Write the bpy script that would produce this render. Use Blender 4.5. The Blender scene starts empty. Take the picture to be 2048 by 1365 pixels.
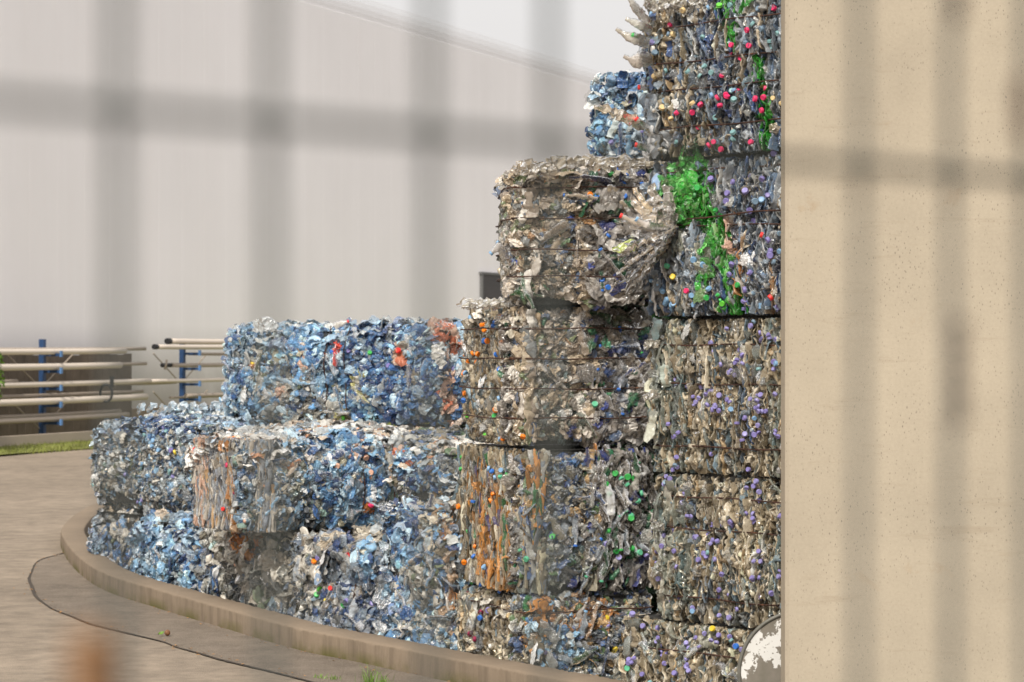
import bpy, math, random
import numpy as np
from mathutils import Vector

random.seed(7)
RNG = np.random.default_rng(11)
C = bpy.context.scene.collection
R = math.radians

# ------------------------------------------------------------ camera, sky, sun
FPX, CX, HY, CAMH = 4835.0, 1024.0, 690.0, 2.1      # picture measures at 2048 px wide
cam_d = bpy.data.cameras.new("camera")
cam_d.lens = 85.0
cam_d.sensor_width = 36.0
cam_d.shift_y = 7.5 / 2048
cam_d.clip_start = 0.05
cam_d.clip_end = 2000
cam_d.dof.use_dof = True
cam_d.dof.focus_distance = 14.3
cam_d.dof.aperture_fstop = 5.6
cam = bpy.data.objects.new("camera", cam_d)
cam.location = (0, 0, CAMH)
cam.rotation_euler = (R(90), 0, 0)
C.objects.link(cam)
bpy.context.scene.camera = cam

SUN_EL, SUN_AZ = 48.0, 196.0      # azimuth clockwise from +Y: behind the camera, a little to its left
w = bpy.data.worlds.new("World")
bpy.context.scene.world = w
w.use_nodes = True
nt = w.node_tree
nt.nodes.clear()
sky = nt.nodes.new("ShaderNodeTexSky")
sky.sky_type = 'NISHITA'
sky.sun_disc = False
sky.sun_elevation = R(SUN_EL)
sky.sun_rotation = R(SUN_AZ)
sky.dust_density = 5.0
sky.air_density = 1.0
sky.ozone_density = 1.0
hs = nt.nodes.new("ShaderNodeHueSaturation")      # thin high overcast: most of the blue is washed out
hs.inputs['Saturation'].default_value = 0.12
mixc = nt.nodes.new("ShaderNodeMix"); mixc.data_type = 'RGBA'
mixc.inputs['Factor'].default_value = 0.6
mixc.inputs['B'].default_value = (7.0, 6.75, 6.6, 1)
bg = nt.nodes.new("ShaderNodeBackground")
bg.inputs['Strength'].default_value = 0.105
wo = nt.nodes.new("ShaderNodeOutputWorld")
nt.links.new(sky.outputs[0], hs.inputs['Color'])
nt.links.new(hs.outputs[0], mixc.inputs['A'])
nt.links.new(mixc.outputs['Result'], bg.inputs[0])
nt.links.new(bg.outputs[0], wo.inputs[0])

sd = bpy.data.lights.new("sun", 'SUN')
sd.energy = 2.7
sd.angle = R(3)
sd.color = (1.0, 0.94, 0.84)
sun = bpy.data.objects.new("sun", sd)
a, e = R(SUN_AZ), R(SUN_EL)
sdir = Vector((math.sin(a) * math.cos(e), math.cos(a) * math.cos(e), math.sin(e)))
sun.rotation_euler = sdir.to_track_quat('Z', 'Y').to_euler()
sun.location = (0, -5, 30)
C.objects.link(sun)

sc = bpy.context.scene
sc.view_settings.view_transform = 'Standard'
sc.view_settings.look = 'None'
sc.view_settings.exposure = 0.5
sc.view_settings.gamma = 1
sc.render.engine = 'CYCLES'
sc.cycles.use_denoising = True
sc.cycles.max_bounces = 6
sc.cycles.transparent_max_bounces = 8
sc.cycles.glossy_bounces = 3
sc.cycles.diffuse_bounces = 3


# ------------------------------------------------------------ helpers
def P(x, y, Z):
    """the point at depth Z seen at picture position x, y"""
    return np.array([(x - CX) / FPX * Z, Z, CAMH - (y - HY) / FPX * Z])


def proj(p):
    p = np.asarray(p)
    return CX + FPX * p[..., 0] / p[..., 1], HY - FPX * (p[..., 2] - CAMH) / p[..., 1]


def empty(name, loc, label=None, cat=None, group=None, rz=0):
    o = bpy.data.objects.new(name, None)
    o.empty_display_size = 0.1
    o.location = loc
    o.rotation_euler = (0, 0, rz)
    C.objects.link(o)
    tag(o, label, cat, group)
    return o


def tag(o, label=None, cat=None, group=None, kind=None):
    if label: o['label'] = label
    if cat: o['category'] = cat
    if group: o['group'] = group
    if kind: o['kind'] = kind
    return o


def mesh_np(name, V, F, mat, col=None, smooth=False):
    """V n x 3, F m x 4 (or m x 3) -> mesh"""
    me = bpy.data.meshes.new(name)
    V = np.ascontiguousarray(V, dtype=np.float32)
    F = np.ascontiguousarray(F, dtype=np.int32)
    k = F.shape[1]
    me.vertices.add(len(V)); me.vertices.foreach_set('co', V.ravel())
    me.loops.add(F.size); me.loops.foreach_set('vertex_index', F.ravel())
    me.polygons.add(len(F))
    me.polygons.foreach_set('loop_start', np.arange(0, F.size, k, dtype=np.int32))
    me.polygons.foreach_set('loop_total', np.full(len(F), k, dtype=np.int32))
    sm = np.full(len(F), smooth, dtype=bool) if np.isscalar(smooth) else smooth
    me.polygons.foreach_set('use_smooth', sm)
    me.update(calc_edges=True)
    if col is not None:
        at = me.color_attributes.new('Col', 'FLOAT_COLOR', 'POINT')
        at.data.foreach_set('color', np.ascontiguousarray(col, dtype=np.float32).ravel())
    me.materials.append(mat)
    return me


def link(name, me, parent=None, loc=None):
    o = bpy.data.objects.new(name, me)
    if parent is not None: o.parent = parent
    if loc is not None: o.location = loc
    C.objects.link(o)
    return o


class MB:
    """collects shapes into one mesh"""
    def __init__(s): s.v = []; s.f = []
    def add(s, vs, fs):
        n = len(s.v); s.v += [tuple(v) for v in vs]; s.f += [tuple(i + n for i in f) for f in fs]
    def box(s, c, d, ax=None, ay=None, az=None):
        ax = np.array(ax if ax is not None else (1, 0, 0)); ay = np.array(ay if ay is not None else (0, 1, 0)); az = np.array(az if az is not None else (0, 0, 1))
        c = np.array(c)
        vs = [c + ax * d[0] * i / 2 + ay * d[1] * j / 2 + az * d[2] * k / 2 for k in (-1, 1) for i, j in ((-1, -1), (1, -1), (1, 1), (-1, 1))]
        s.add(vs, [(0, 3, 2, 1), (4, 5, 6, 7), (0, 1, 5, 4), (1, 2, 6, 5), (2, 3, 7, 6), (3, 0, 4, 7)])
    def tube(s, pts, r, n=8, cap=True):
        pts = [Vector(p) for p in pts]
        rs = r if hasattr(r, '__len__') else [r] * len(pts)
        rings = []; up = None
        for i, p in enumerate(pts):
            t = (pts[min(i + 1, len(pts) - 1)] - pts[max(i - 1, 0)]).normalized()
            if up is None: up = Vector((0, 0, 1)) if abs(t.z) < .9 else Vector((1, 0, 0))
            a_ = t.cross(up).normalized(); up = a_.cross(t).normalized()
            rings.append([p + (a_ * math.cos(2 * math.pi * k / n) + up * math.sin(2 * math.pi * k / n)) * rs[i] for k in range(n)])
        vs = [v for rg in rings for v in rg]
        fs = [(i * n + k, i * n + (k + 1) % n, (i + 1) * n + (k + 1) % n, (i + 1) * n + k) for i in range(len(pts) - 1) for k in range(n)]
        if cap: fs += [tuple(range(n))[::-1], tuple((len(pts) - 1) * n + k for k in range(n))]
        s.add(vs, fs)
    def build(s, name, mat, parent=None, smooth=False, loc=None):
        me = bpy.data.meshes.new(name)
        me.from_pydata([tuple(map(float, v)) for v in s.v], [], s.f)
        me.materials.append(mat)
        if smooth:
            me.polygons.foreach_set('use_smooth', [len(p.vertices) <= 4 for p in me.polygons])
        me.update()
        return link(name, me, parent, loc)


def mat_base(name):
    m = bpy.data.materials.new(name); m.use_nodes = True
    nt = m.node_tree
    return m, nt, nt.nodes['Principled BSDF'], nt.nodes['Material Output']


def ramp(nt, src, stops):
    r = nt.nodes.new('ShaderNodeValToRGB'); el = r.color_ramp.elements
    while len(el) < len(stops): el.new(.5)
    for e_, (p, c) in zip(el, stops): e_.position = p; e_.color = (*c, 1)
    nt.links.new(src, r.inputs[0]); return r.outputs[0]


def noise(nt, scale, detail=5, rough=.6, coord=None, dist=0):
    n = nt.nodes.new('ShaderNodeTexNoise'); n.inputs['Scale'].default_value = scale
    n.inputs['Detail'].default_value = detail; n.inputs['Roughness'].default_value = rough
    n.inputs['Distortion'].default_value = dist
    if coord is not None: nt.links.new(coord, n.inputs['Vector'])
    return n.outputs['Fac']


def objco(nt, scale=(1, 1, 1)):
    t = nt.nodes.new('ShaderNodeTexCoord'); mp = nt.nodes.new('ShaderNodeMapping')
    mp.inputs['Scale'].default_value = scale
    nt.links.new(t.outputs['Object'], mp.inputs[0]); return mp.outputs[0]


def mix(nt, fac, a_, b_, typ='MIX'):
    m = nt.nodes.new('ShaderNodeMix'); m.data_type = 'RGBA'; m.blend_type = typ
    for s_, v in (('Factor', fac), ('A', a_), ('B', b_)):
        if isinstance(v, (int, float)): m.inputs[s_].default_value = v
        elif isinstance(v, tuple): m.inputs[s_].default_value = (*v, 1)
        else: nt.links.new(v, m.inputs[s_])
    return m.outputs['Result']


def bump(nt, bs, h, strength=.4, dist=.01):
    b = nt.nodes.new('ShaderNodeBump'); b.inputs['Strength'].default_value = strength; b.inputs['Distance'].default_value = dist
    nt.links.new(h, b.inputs['Height']); nt.links.new(b.outputs[0], bs.inputs['Normal'])


# ------------------------------------------------------------ materials
def m_plastic():
    """crushed bottle plastic: colour per bottle, alpha in the attribute says how clear it is"""
    m, nt, bs, out = mat_base('crushed_plastic')
    at = nt.nodes.new('ShaderNodeAttribute'); at.attribute_name = 'Col'
    co = objco(nt)
    n1 = noise(nt, 28, 4, .6, co); n2 = noise(nt, 120, 3, .6, co)
    dirt = ramp(nt, n1, [(.46, (0, 0, 0)), (.66, (1, 1, 1))])
    sep = nt.nodes.new('ShaderNodeMath'); sep.operation = 'MULTIPLY'; sep.inputs[1].default_value = .30
    nt.links.new(dirt, sep.inputs[0])
    col = mix(nt, sep.outputs[0], at.outputs['Color'], (.30, .21, .12))
    nt.links.new(col, bs.inputs['Base Color'])
    rr = ramp(nt, n2, [(.3, (.05,) * 3), (.72, (.20,) * 3)])
    nt.links.new(rr, bs.inputs['Roughness'])
    bs.inputs['IOR'].default_value = 1.55
    bs.inputs['Specular IOR Level'].default_value = .75
    bump(nt, bs, noise(nt, 55, 3, .55, co, 1.5), .55, .012)
    bs.inputs['Specular IOR Level'].default_value = 0.0
    tr = nt.nodes.new('ShaderNodeBsdfTransparent'); mx = nt.nodes.new('ShaderNodeMixShader')
    nt.links.new(mix(nt, .5, (1, 1, 1), col), tr.inputs[0])
    nt.links.new(at.outputs['Alpha'], mx.inputs[0]); nt.links.new(tr.outputs[0], mx.inputs[1]); nt.links.new(bs.outputs[0], mx.inputs[2])
    gl = nt.nodes.new('ShaderNodeBsdfGlossy'); nt.links.new(rr, gl.inputs['Roughness']); gl.inputs['Color'].default_value = (1, 1, 1, 1)
    fr = nt.nodes.new('ShaderNodeFresnel'); fr.inputs['IOR'].default_value = 1.58
    nrm_ = bs.inputs['Normal'].links[0].from_socket
    nt.links.new(nrm_, gl.inputs['Normal']); nt.links.new(nrm_, fr.inputs['Normal'])
    m2 = nt.nodes.new('ShaderNodeMixShader')
    nt.links.new(fr.outputs[0], m2.inputs[0]); nt.links.new(mx.outputs[0], m2.inputs[1]); nt.links.new(gl.outputs[0], m2.inputs[2])
    nt.links.new(m2.outputs[0], out.inputs[0])
    return m


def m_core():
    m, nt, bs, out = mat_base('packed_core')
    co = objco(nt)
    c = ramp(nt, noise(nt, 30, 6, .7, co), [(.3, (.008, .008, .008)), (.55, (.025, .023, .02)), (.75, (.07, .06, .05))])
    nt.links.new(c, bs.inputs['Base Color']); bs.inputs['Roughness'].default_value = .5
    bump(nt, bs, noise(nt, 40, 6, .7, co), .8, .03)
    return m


def m_simple(name, col, rough=.5, var=.25, scale=20, spec=.5, metal=0, bumps=0.1):
    m, nt, bs, out = mat_base(name)
    co = objco(nt)
    d = tuple(c * (1 - var) for c in col); l = tuple(min(1, c * (1 + var)) for c in col)
    nt.links.new(ramp(nt, noise(nt, scale, 5, .65, co), [(.3, d), (.7, l)]), bs.inputs['Base Color'])
    bs.inputs['Roughness'].default_value = rough; bs.inputs['Metallic'].default_value = metal
    bs.inputs['Specular IOR Level'].default_value = spec
    if bumps: bump(nt, bs, noise(nt, scale * 4, 4, .6, co), bumps, .005)
    return m


def m_ground(name, base, speck, sc_=1.0):
    m, nt, bs, out = mat_base(name)
    co = objco(nt)
    big = ramp(nt, noise(nt, .35 * sc_, 5, .6, co), [(.3, tuple(c * .78 for c in base)), (.7, tuple(c * 1.15 for c in base))])
    mid = ramp(nt, noise(nt, 4, 6, .7, co), [(.35, (.72,) * 3), (.65, (1.15,) * 3)])
    c = mix(nt, 1.0, big, mid, 'MULTIPLY')
    vo = nt.nodes.new('ShaderNodeTexVoronoi'); vo.inputs['Scale'].default_value = 95; nt.links.new(co, vo.inputs['Vector'])
    gs = ramp(nt, vo.outputs['Distance'], [(.15, (1, 1, 1)), (.5, (0, 0, 0))])
    gc = mix(nt, noise(nt, 160, 2, .5, co), tuple(c_ * .35 for c_ in speck), tuple(min(1, c_ * 2.0) for c_ in speck))
    f = nt.nodes.new('ShaderNodeMath'); f.operation = 'MULTIPLY'; f.inputs[1].default_value = .55; nt.links.new(gs, f.inputs[0])
    c = mix(nt, f.outputs[0], c, gc)
    nt.links.new(c, bs.inputs['Base Color']); bs.inputs['Roughness'].default_value = .9
    bs.inputs['Specular IOR Level'].default_value = .25
    bump(nt, bs, vo.outputs['Distance'], .5, .006)
    return m


def m_concrete(name, base, pores=True, streaks=False, moss=False):
    m, nt, bs, out = mat_base(name)
    co = objco(nt)
    c = ramp(nt, noise(nt, 1.3, 6, .6, co), [(.3, tuple(x * .88 for x in base)), (.7, tuple(min(1, x * 1.08) for x in base))])
    fine = ramp(nt, noise(nt, 60, 4, .7, co), [(.3, (.93,) * 3), (.7, (1.04,) * 3)])
    c = mix(nt, 1, c, fine, 'MULTIPLY')
    h = noise(nt, 90, 4, .7, co)
    if pores:
        for scl, lo, jit in ((62, .10, 0), (26, .055, 3.3)):
            vo = nt.nodes.new('ShaderNodeTexVoronoi'); vo.inputs['Scale'].default_value = scl
            mp = nt.nodes.new('ShaderNodeMapping'); mp.inputs['Location'].default_value = (jit, jit, jit); mp.inputs['Scale'].default_value = (1, 1, .55)
            nt.links.new(co, mp.inputs[0]); nt.links.new(mp.outputs[0], vo.inputs['Vector'])
            keep = ramp(nt, noise(nt, 2.2, 3, .6, co), [(.42, (.3,) * 3), (.62, (1,) * 3)])
            pm = ramp(nt, vo.outputs['Distance'], [(lo, (1,) * 3), (lo * 2.2, (0,) * 3)])
            pm = mix(nt, 1, pm, keep, 'MULTIPLY')
            pm = mix(nt, .75, (0, 0, 0), pm)
            c = mix(nt, pm, c, tuple(x * .38 for x in base))
        st = ramp(nt, noise(nt, 1.6, 8, .75, objco(nt, (1, 1, 7))), [(.56, (0,) * 3), (.74, (.5,) * 3)])
        c = mix(nt, st, c, (base[0] * .62, base[1] * .56, base[2] * .50))
        sp = ramp(nt, noise(nt, 3.1, 7, .7, co, .6), [(.62, (0,) * 3), (.78, (.55,) * 3)])
        c = mix(nt, sp, c, (base[0] * .80, base[1] * .62, base[2] * .45))
    if streaks:
        s_ = ramp(nt, noise(nt, 9, 6, .75, objco(nt, (1, 1, .12))), [(.45, (0,) * 3), (.68, (.65,) * 3)])
        g = nt.nodes.new('ShaderNodeNewGeometry'); sx = nt.nodes.new('ShaderNodeSeparateXYZ'); nt.links.new(g.outputs['Normal'], sx.inputs[0])
        side = nt.nodes.new('ShaderNodeMath'); side.operation = 'LESS_THAN'; side.inputs[1].default_value = .5; nt.links.new(sx.outputs['Z'], side.inputs[0])
        mm = nt.nodes.new('ShaderNodeMath'); mm.operation = 'MULTIPLY'; nt.links.new(s_, mm.inputs[0]); nt.links.new(side.outputs[0], mm.inputs[1])
        c = mix(nt, mm.outputs[0], c, tuple(x * .45 for x in base))
        if moss:
            sp2 = nt.nodes.new('ShaderNodeSeparateXYZ'); nt.links.new(g.outputs['Position'], sp2.inputs[0])
            low = nt.nodes.new('ShaderNodeMapRange'); low.inputs['From Min'].default_value = .09; low.inputs['From Max'].default_value = 0.0
            nt.links.new(sp2.outputs['Z'], low.inputs['Value'])
            m3 = nt.nodes.new('ShaderNodeMath'); m3.operation = 'MULTIPLY'; nt.links.new(low.outputs[0], m3.inputs[0])
            nt.links.new(ramp(nt, noise(nt, 2.3, 6, .7, co), [(.42, (0,) * 3), (.6, (.9,) * 3)]), m3.inputs[1])
            c = mix(nt, m3.outputs[0], c, (.09, .085, .018))
    nt.links.new(c, bs.inputs['Base Color']); bs.inputs['Roughness'].default_value = .85
    bs.inputs['Specular IOR Level'].default_value = .25
    bump(nt, bs, h, .25, .004)
    return m


def m_cladding():
    m, nt, bs, out = mat_base('pale_cladding')
    co = objco(nt)
    base = (.90, .875, .885)
    c = ramp(nt, noise(nt, .12, 5, .6, co), [(.3, tuple(x * .95 for x in base)), (.7, tuple(x * 1.04 for x in base))])
    st = ramp(nt, noise(nt, .9, 6, .7, objco(nt, (1, 1, .06))), [(.45, (1,) * 3), (.75, (.97, .965, .96))])
    c = mix(nt, 1, c, st, 'MULTIPLY')
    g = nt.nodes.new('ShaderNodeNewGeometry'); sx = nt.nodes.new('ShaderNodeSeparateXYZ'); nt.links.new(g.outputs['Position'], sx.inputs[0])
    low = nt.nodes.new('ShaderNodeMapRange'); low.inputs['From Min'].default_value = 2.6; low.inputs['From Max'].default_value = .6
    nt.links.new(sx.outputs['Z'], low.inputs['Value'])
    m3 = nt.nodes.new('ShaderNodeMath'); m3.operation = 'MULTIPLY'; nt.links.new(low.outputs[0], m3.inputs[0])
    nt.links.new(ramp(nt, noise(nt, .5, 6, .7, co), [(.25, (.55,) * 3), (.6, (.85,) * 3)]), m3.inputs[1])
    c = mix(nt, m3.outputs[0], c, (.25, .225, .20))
    nt.links.new(c, bs.inputs['Base Color']); bs.inputs['Roughness'].default_value = .6
    return m


def m_sign():
    m, nt, bs, out = mat_base('peeling_white_paint')
    co = objco(nt)
    n = noise(nt, 5.5, 7, .62, co, .3)
    t = nt.nodes.new('ShaderNodeTexCoord'); sx = nt.nodes.new('ShaderNodeSeparateXYZ'); nt.links.new(t.outputs['Object'], sx.inputs[0])
    ad = nt.nodes.new('ShaderNodeMath'); ad.operation = 'MULTIPLY_ADD'; ad.inputs[1].default_value = -.42; nt.links.new(sx.outputs['Z'], ad.inputs[0]); nt.links.new(n, ad.inputs[2])
    f = ramp(nt, ad.outputs[0], [(.455, (0,) * 3), (.467, (1,) * 3)])
    n2 = ramp(nt, noise(nt, 34, 4, .6, co), [(.58, (0,) * 3), (.595, (1,) * 3)])
    f = mix(nt, 1, f, n2, 'LIGHTEN')
    grey = ramp(nt, noise(nt, 8, 5, .6, co), [(.3, (.13, .12, .09)), (.7, (.22, .19, .16))])
    white = ramp(nt, noise(nt, 4, 5, .6, co), [(.3, (.60, .59, .56)), (.7, (.72, .71, .69))])
    nt.links.new(mix(nt, f, white, grey), bs.inputs['Base Color'])
    bs.inputs['Roughness'].default_value = .45
    return m


def m_wire():
    m, nt, bs, out = mat_base('rusty_wire')
    co = objco(nt)
    c = ramp(nt, noise(nt, 14, 5, .7, co), [(.35, (.022, .010, .007)), (.6, (.06, .022, .011)), (.75, (.22, .075, .02))])
    nt.links.new(c, bs.inputs['Base Color']); bs.inputs['Roughness'].default_value = .8
    return m


def m_fence():
    m, nt, bs, out = mat_base('green_coated_wire')
    co = objco(nt)
    c = ramp(nt, noise(nt, 6, 6, .7, co), [(.35, (.020, .026, .021)), (.62, (.028, .033, .027)), (.72, (.06, .035, .02))])
    nt.links.new(c, bs.inputs['Base Color']); bs.inputs['Roughness'].default_value = .5
    return m


PLASTIC, CORE, WIRE, FENCEM = m_plastic(), m_core(), m_wire(), m_fence()
M_ASPH = m_ground('worn_asphalt', (.262, .212, .162), (.22, .185, .15))
M_APRON = m_ground('concrete_apron', (.172, .140, .110), (.30, .25, .20))
M_YARD = m_concrete('yard_concrete', (.20, .18, .15), False)
M_KERB = m_concrete('kerb_concrete', (.220, .170, .122), False, True, True)
M_PIL = m_concrete('cast_concrete', (.420, .360, .275))
M_CLAD = m_cladding()
M_SIGN = m_sign()
M_RIM = m_simple('grey_rim', (.13, .125, .105), .5)
M_PIPE = m_simple('pale_pipe', (.62, .54, .46), .35, .04, 1.5, bumps=0)
M_PIPE2 = m_simple('dull_pipe', (.36, .30, .245), .5, .06, 1.5, bumps=0)
M_BLUE = m_simple('blue_paint', (.02, .055, .14), .45, .3, 4)
M_ENDB = m_simple('blue_end_cap', (.10, .22, .45), .5, .2, 4)
M_BLACK = m_simple('black_rubber', (.012, .012, .014), .5)
M_BROWN = m_simple('dark_brown', (.105, .08, .062), .8, .35, 1.5)
M_RUST = m_simple('rust', (.26, .125, .045), .8, .3, 60)
M_RUST2 = m_simple('dull_rust', (.055, .032, .022), .8, .4, 60)
M_NUT = m_simple('nut_shell', (.17, .075, .03), .6, .4, 60, bumps=.6)
M_LEAF = m_simple('green_leaf', (.12, .22, .025), .5, .4, 30)
M_GRASS = m_simple('grass_green', (.15, .17, .030), .7, .45, .8)
M_DARK = m_simple('dark_louvre', (.055, .05, .052), .6)
M_JOINT = m_simple('joint_dirt', (.05, .038, .028), .95, .5, 12)

CAPC = {
    'lilac': (.215, .185, .43), 'lilac2': (.27, .245, .50), 'sky': (.20, .36, .55), 'teal': (.20, .37, .38), 'grey': (.17, .25, .33),
    'pink': (.72, .035, .14), 'red': (.75, .035, .03), 'cream': (.70, .52, .26), 'orange': (.90, .23, .01),
    'blue': (.035, .16, .55), 'green': (.045, .38, .08), 'mint': (.10, .42, .24), 'dgreen': (.015, .16, .03), 'navy': (.02, .05, .20),
    'yellow': (.70, .52, .04), 'white': (.62, .60, .55), 'peach': (.72, .42, .30), 'wine': (.26, .015, .06), 'lime': (.14, .60, .06)}


def cap_mesh(name, col):
    m, nt, bs, out = mat_base('cap_' + name)
    co = objco(nt)
    nt.links.new(mix(nt, ramp(nt, noise(nt, 90, 3, .6, co), [(.45, (0,) * 3), (.7, (.5,) * 3)]), col, tuple(c * .45 + .03 for c in col)), bs.inputs['Base Color'])
    bs.inputs['Roughness'].default_value = .38; bs.inputs['Specular IOR Level'].default_value = .4
    n = 18
    prof = [(.0142, 0, 0), (.0146, .0015, 1), (.0146, .0028, 0), (.0140, .0032, 0), (.0140, .0105, 1), (.0128, .0128, 0), (.0110, .0134, 0), (.0080, .0128, 0), (0.0001, .0127, 0)]
    v = []; f = []
    for r_, z, rib in prof:
        for k in range(n):
            rr = r_ * (1 - (.035 if (rib and k % 2) else 0))
            v.append((rr * math.cos(2 * math.pi * k / n), rr * math.sin(2 * math.pi * k / n), z))
    for i in range(len(prof) - 1):
        for k in range(n): f.append((i * n + k, i * n + (k + 1) % n, (i + 1) * n + (k + 1) % n, (i + 1) * n + k))
    f.append(tuple(range(n))[::-1])
    me = bpy.data.meshes.new('bottle_cap_' + name); me.from_pydata(v, [], f); me.materials.append(m)
    return me


CAPM = {k: cap_mesh(k, c) for k, c in CAPC.items()}


# ------------------------------------------------------------ crushed bottle shapes
def smooth_noise(n, k, rng):
    """n samples of 1-d noise with k knots"""
    x = np.linspace(0, k - 1.001, n); i = x.astype(int); t = x - i; t = t * t * (3 - 2 * t)
    v = rng.normal(size=k + 1)
    return v[i] * (1 - t) + v[i + 1] * t


def ribbon_template(rng, rings=13, sides=8):
    """a bottle pressed flat: length along z (-.5...5), its flat width along y, thickness along x (units: 1)"""
    s = np.linspace(0, 1, rings)
    w_ = .5 * np.clip(1 + .22 * smooth_noise(rings, 6, rng), .4, 1.5)
    if rng.random() < .5:      # shoulder and neck
        nk = rng.integers(2, 4); w_[:nk] *= np.linspace(.28, .8, nk)
    w_[-1] *= .7
    th = .5 * np.clip(1 + .5 * smooth_noise(rings, 8, rng), .25, 2.2)
    cx_ = .9 * smooth_noise(rings, 6, rng) + .25 * rng.normal(size=rings)
    cy_ = .10 * smooth_noise(rings, 5, rng)
    a_ = np.linspace(0, 2 * np.pi, sides, endpoint=False)
    ca, sa = np.cos(a_), np.sin(a_)
    X = cx_[:, None] + th[:, None] * sa[None] * (1 + .35 * rng.normal(size=(rings, sides)))
    Y = cy_[:, None] + w_[:, None] * ca[None] * (1 + .10 * rng.normal(size=(rings, sides)))
    Z = (s - .5)[:, None] + .018 * rng.normal(size=(rings, sides))
    V = np.stack([X, Y, Z], -1).reshape(-1, 3)
    i, k = np.meshgrid(np.arange(rings - 1), np.arange(sides), indexing='ij')
    F = np.stack([i * sides + k, i * sides + (k + 1) % sides, (i + 1) * sides + (k + 1) % sides, (i + 1) * sides + k], -1).reshape(-1, 4)
    return V, F


def sheet_template(rng, n=8):
    """a crumpled patch of bottle wall in the x z plane, height along y"""
    u, v = np.meshgrid(np.linspace(-.5, .5, n), np.linspace(-.5, .5, n), indexing='ij')
    h = np.zeros_like(u)
    for _ in range(5):       # creases: folded ridges in random directions
        an = rng.uniform(0, np.pi); fr = rng.uniform(1.2, 4.5); ph = rng.uniform(0, 1)
        q = (u * np.cos(an) + v * np.sin(an)) * fr + ph
        h += np.abs((q % 1) - .5) * rng.uniform(.15, .5) / fr ** .4
    h += .05 * rng.normal(size=u.shape)
    h -= rng.uniform(.8, 2.0) * (u ** 2 + v ** 2)
    h -= h.mean()
    ang = np.arctan2(v, u); rr = 1 + .10 * np.sin(ang * 3 + rng.uniform(0, 6)) + .05 * rng.normal(size=u.shape)
    X = u * np.sqrt(1 - 2 * v * v) * rr; Z = v * np.sqrt(1 - 2 * u * u) * rr
    V = np.stack([X, h * .55, Z], -1).reshape(-1, 3)
    i, k = np.meshgrid(np.arange(n - 1), np.arange(n - 1), indexing='ij')
    F = np.stack([i * n + k, (i + 1) * n + k, (i + 1) * n + k + 1, i * n + k + 1], -1).reshape(-1, 4)
    return V, F


def film_template(rng, n=15):
    """a bigger piece of crumpled film: warped folds, finer facets"""
    u, v = np.meshgrid(np.linspace(-.5, .5, n), np.linspace(-.5, .5, n), indexing='ij')
    wu = u + .10 * np.sin(v * rng.uniform(5, 9) + rng.uniform(0, 6)); wv = v + .10 * np.sin(u * rng.uniform(5, 9) + rng.uniform(0, 6))
    h = np.zeros_like(u); main = rng.uniform(0, np.pi)
    for j in range(7):
        an = main + rng.normal(0, .45) if j < 4 else rng.uniform(0, np.pi)
        fr = rng.uniform(2.0, 6.5); ph = rng.uniform(0, 1)
        q = (wu * np.cos(an) + wv * np.sin(an)) * fr + ph
        h += np.abs((q % 1) - .5) * rng.uniform(.2, .6) / fr ** .6
    h += .018 * rng.normal(size=u.shape)
    h -= rng.uniform(.4, 1.5) * (u ** 2 + v ** 2)
    h -= h.mean()
    ang = np.arctan2(v, u); rr = 1 + .14 * np.sin(ang * 2 + rng.uniform(0, 6)) + .10 * np.sin(ang * 5 + rng.uniform(0, 6)) + .03 * rng.normal(size=u.shape)
    V = np.stack([u * np.sqrt(1 - 1.6 * v * v) * rr, h * .5, v * np.sqrt(1 - 1.6 * u * u) * rr], -1).reshape(-1, 3)
    i, k = np.meshgrid(np.arange(n - 1), np.arange(n - 1), indexing='ij')
    F = np.stack([i * n + k, (i + 1) * n + k, (i + 1) * n + k + 1, i * n + k + 1], -1).reshape(-1, 4)
    return V, F


def bottle_template(rng, rings=26, sides=14):
    """a dented bottle lying flat on the face: axis z, neck at +z; width x, thickness y (units: length 1, width about .32)"""
    s_ = np.linspace(0, 1, rings)
    r = np.interp(s_, [0, .02, .05, .35, .5, .66, .80, .86, .875, .89, .905, .92, 1], [.10, .14, .16, .16, .135, .16, .065, .05, .05, .068, .068, .05, .05])
    r = r * (1 + .045 * np.sin(s_ * 70) * (s_ < .64) * (s_ > .06))
    a_ = np.linspace(0, 2 * np.pi, sides, endpoint=False)
    body = np.clip((.84 - s_) / .1, 0, 1)[:, None]
    X = r[:, None] * np.cos(a_)[None]; Y = r[:, None] * np.sin(a_)[None]
    fl = rng.uniform(.3, .75)
    dent = np.zeros((rings, sides))
    for _ in range(6):
        c0, a0, wd_ = rng.uniform(.05, .75), rng.uniform(0, 6.28), rng.uniform(.06, .14)
        dd = np.cos(a_ - a0)[None] * .5 + .5
        dent += rng.uniform(.25, .8) * np.exp(-((s_[:, None] - c0) / wd_) ** 2) * dd ** 3
    sh = 1 - body * np.clip(dent, 0, .85) + body * .05 * rng.normal(size=dent.shape)
    X = X * sh; Y = Y * sh * (1 - body * (1 - fl))
    bend = rng.normal(0, .04); X = X + bend * np.sin(s_ * np.pi)[:, None] * .6
    V = np.stack([X, Y, np.repeat((s_ - .5)[:, None], sides, 1)], -1).reshape(-1, 3)
    i, k = np.meshgrid(np.arange(rings - 1), np.arange(sides), indexing='ij')
    F = np.stack([i * sides + k, i * sides + (k + 1) % sides, (i + 1) * sides + (k + 1) % sides, (i + 1) * sides + k], -1).reshape(-1, 4)
    return V, F


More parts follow.
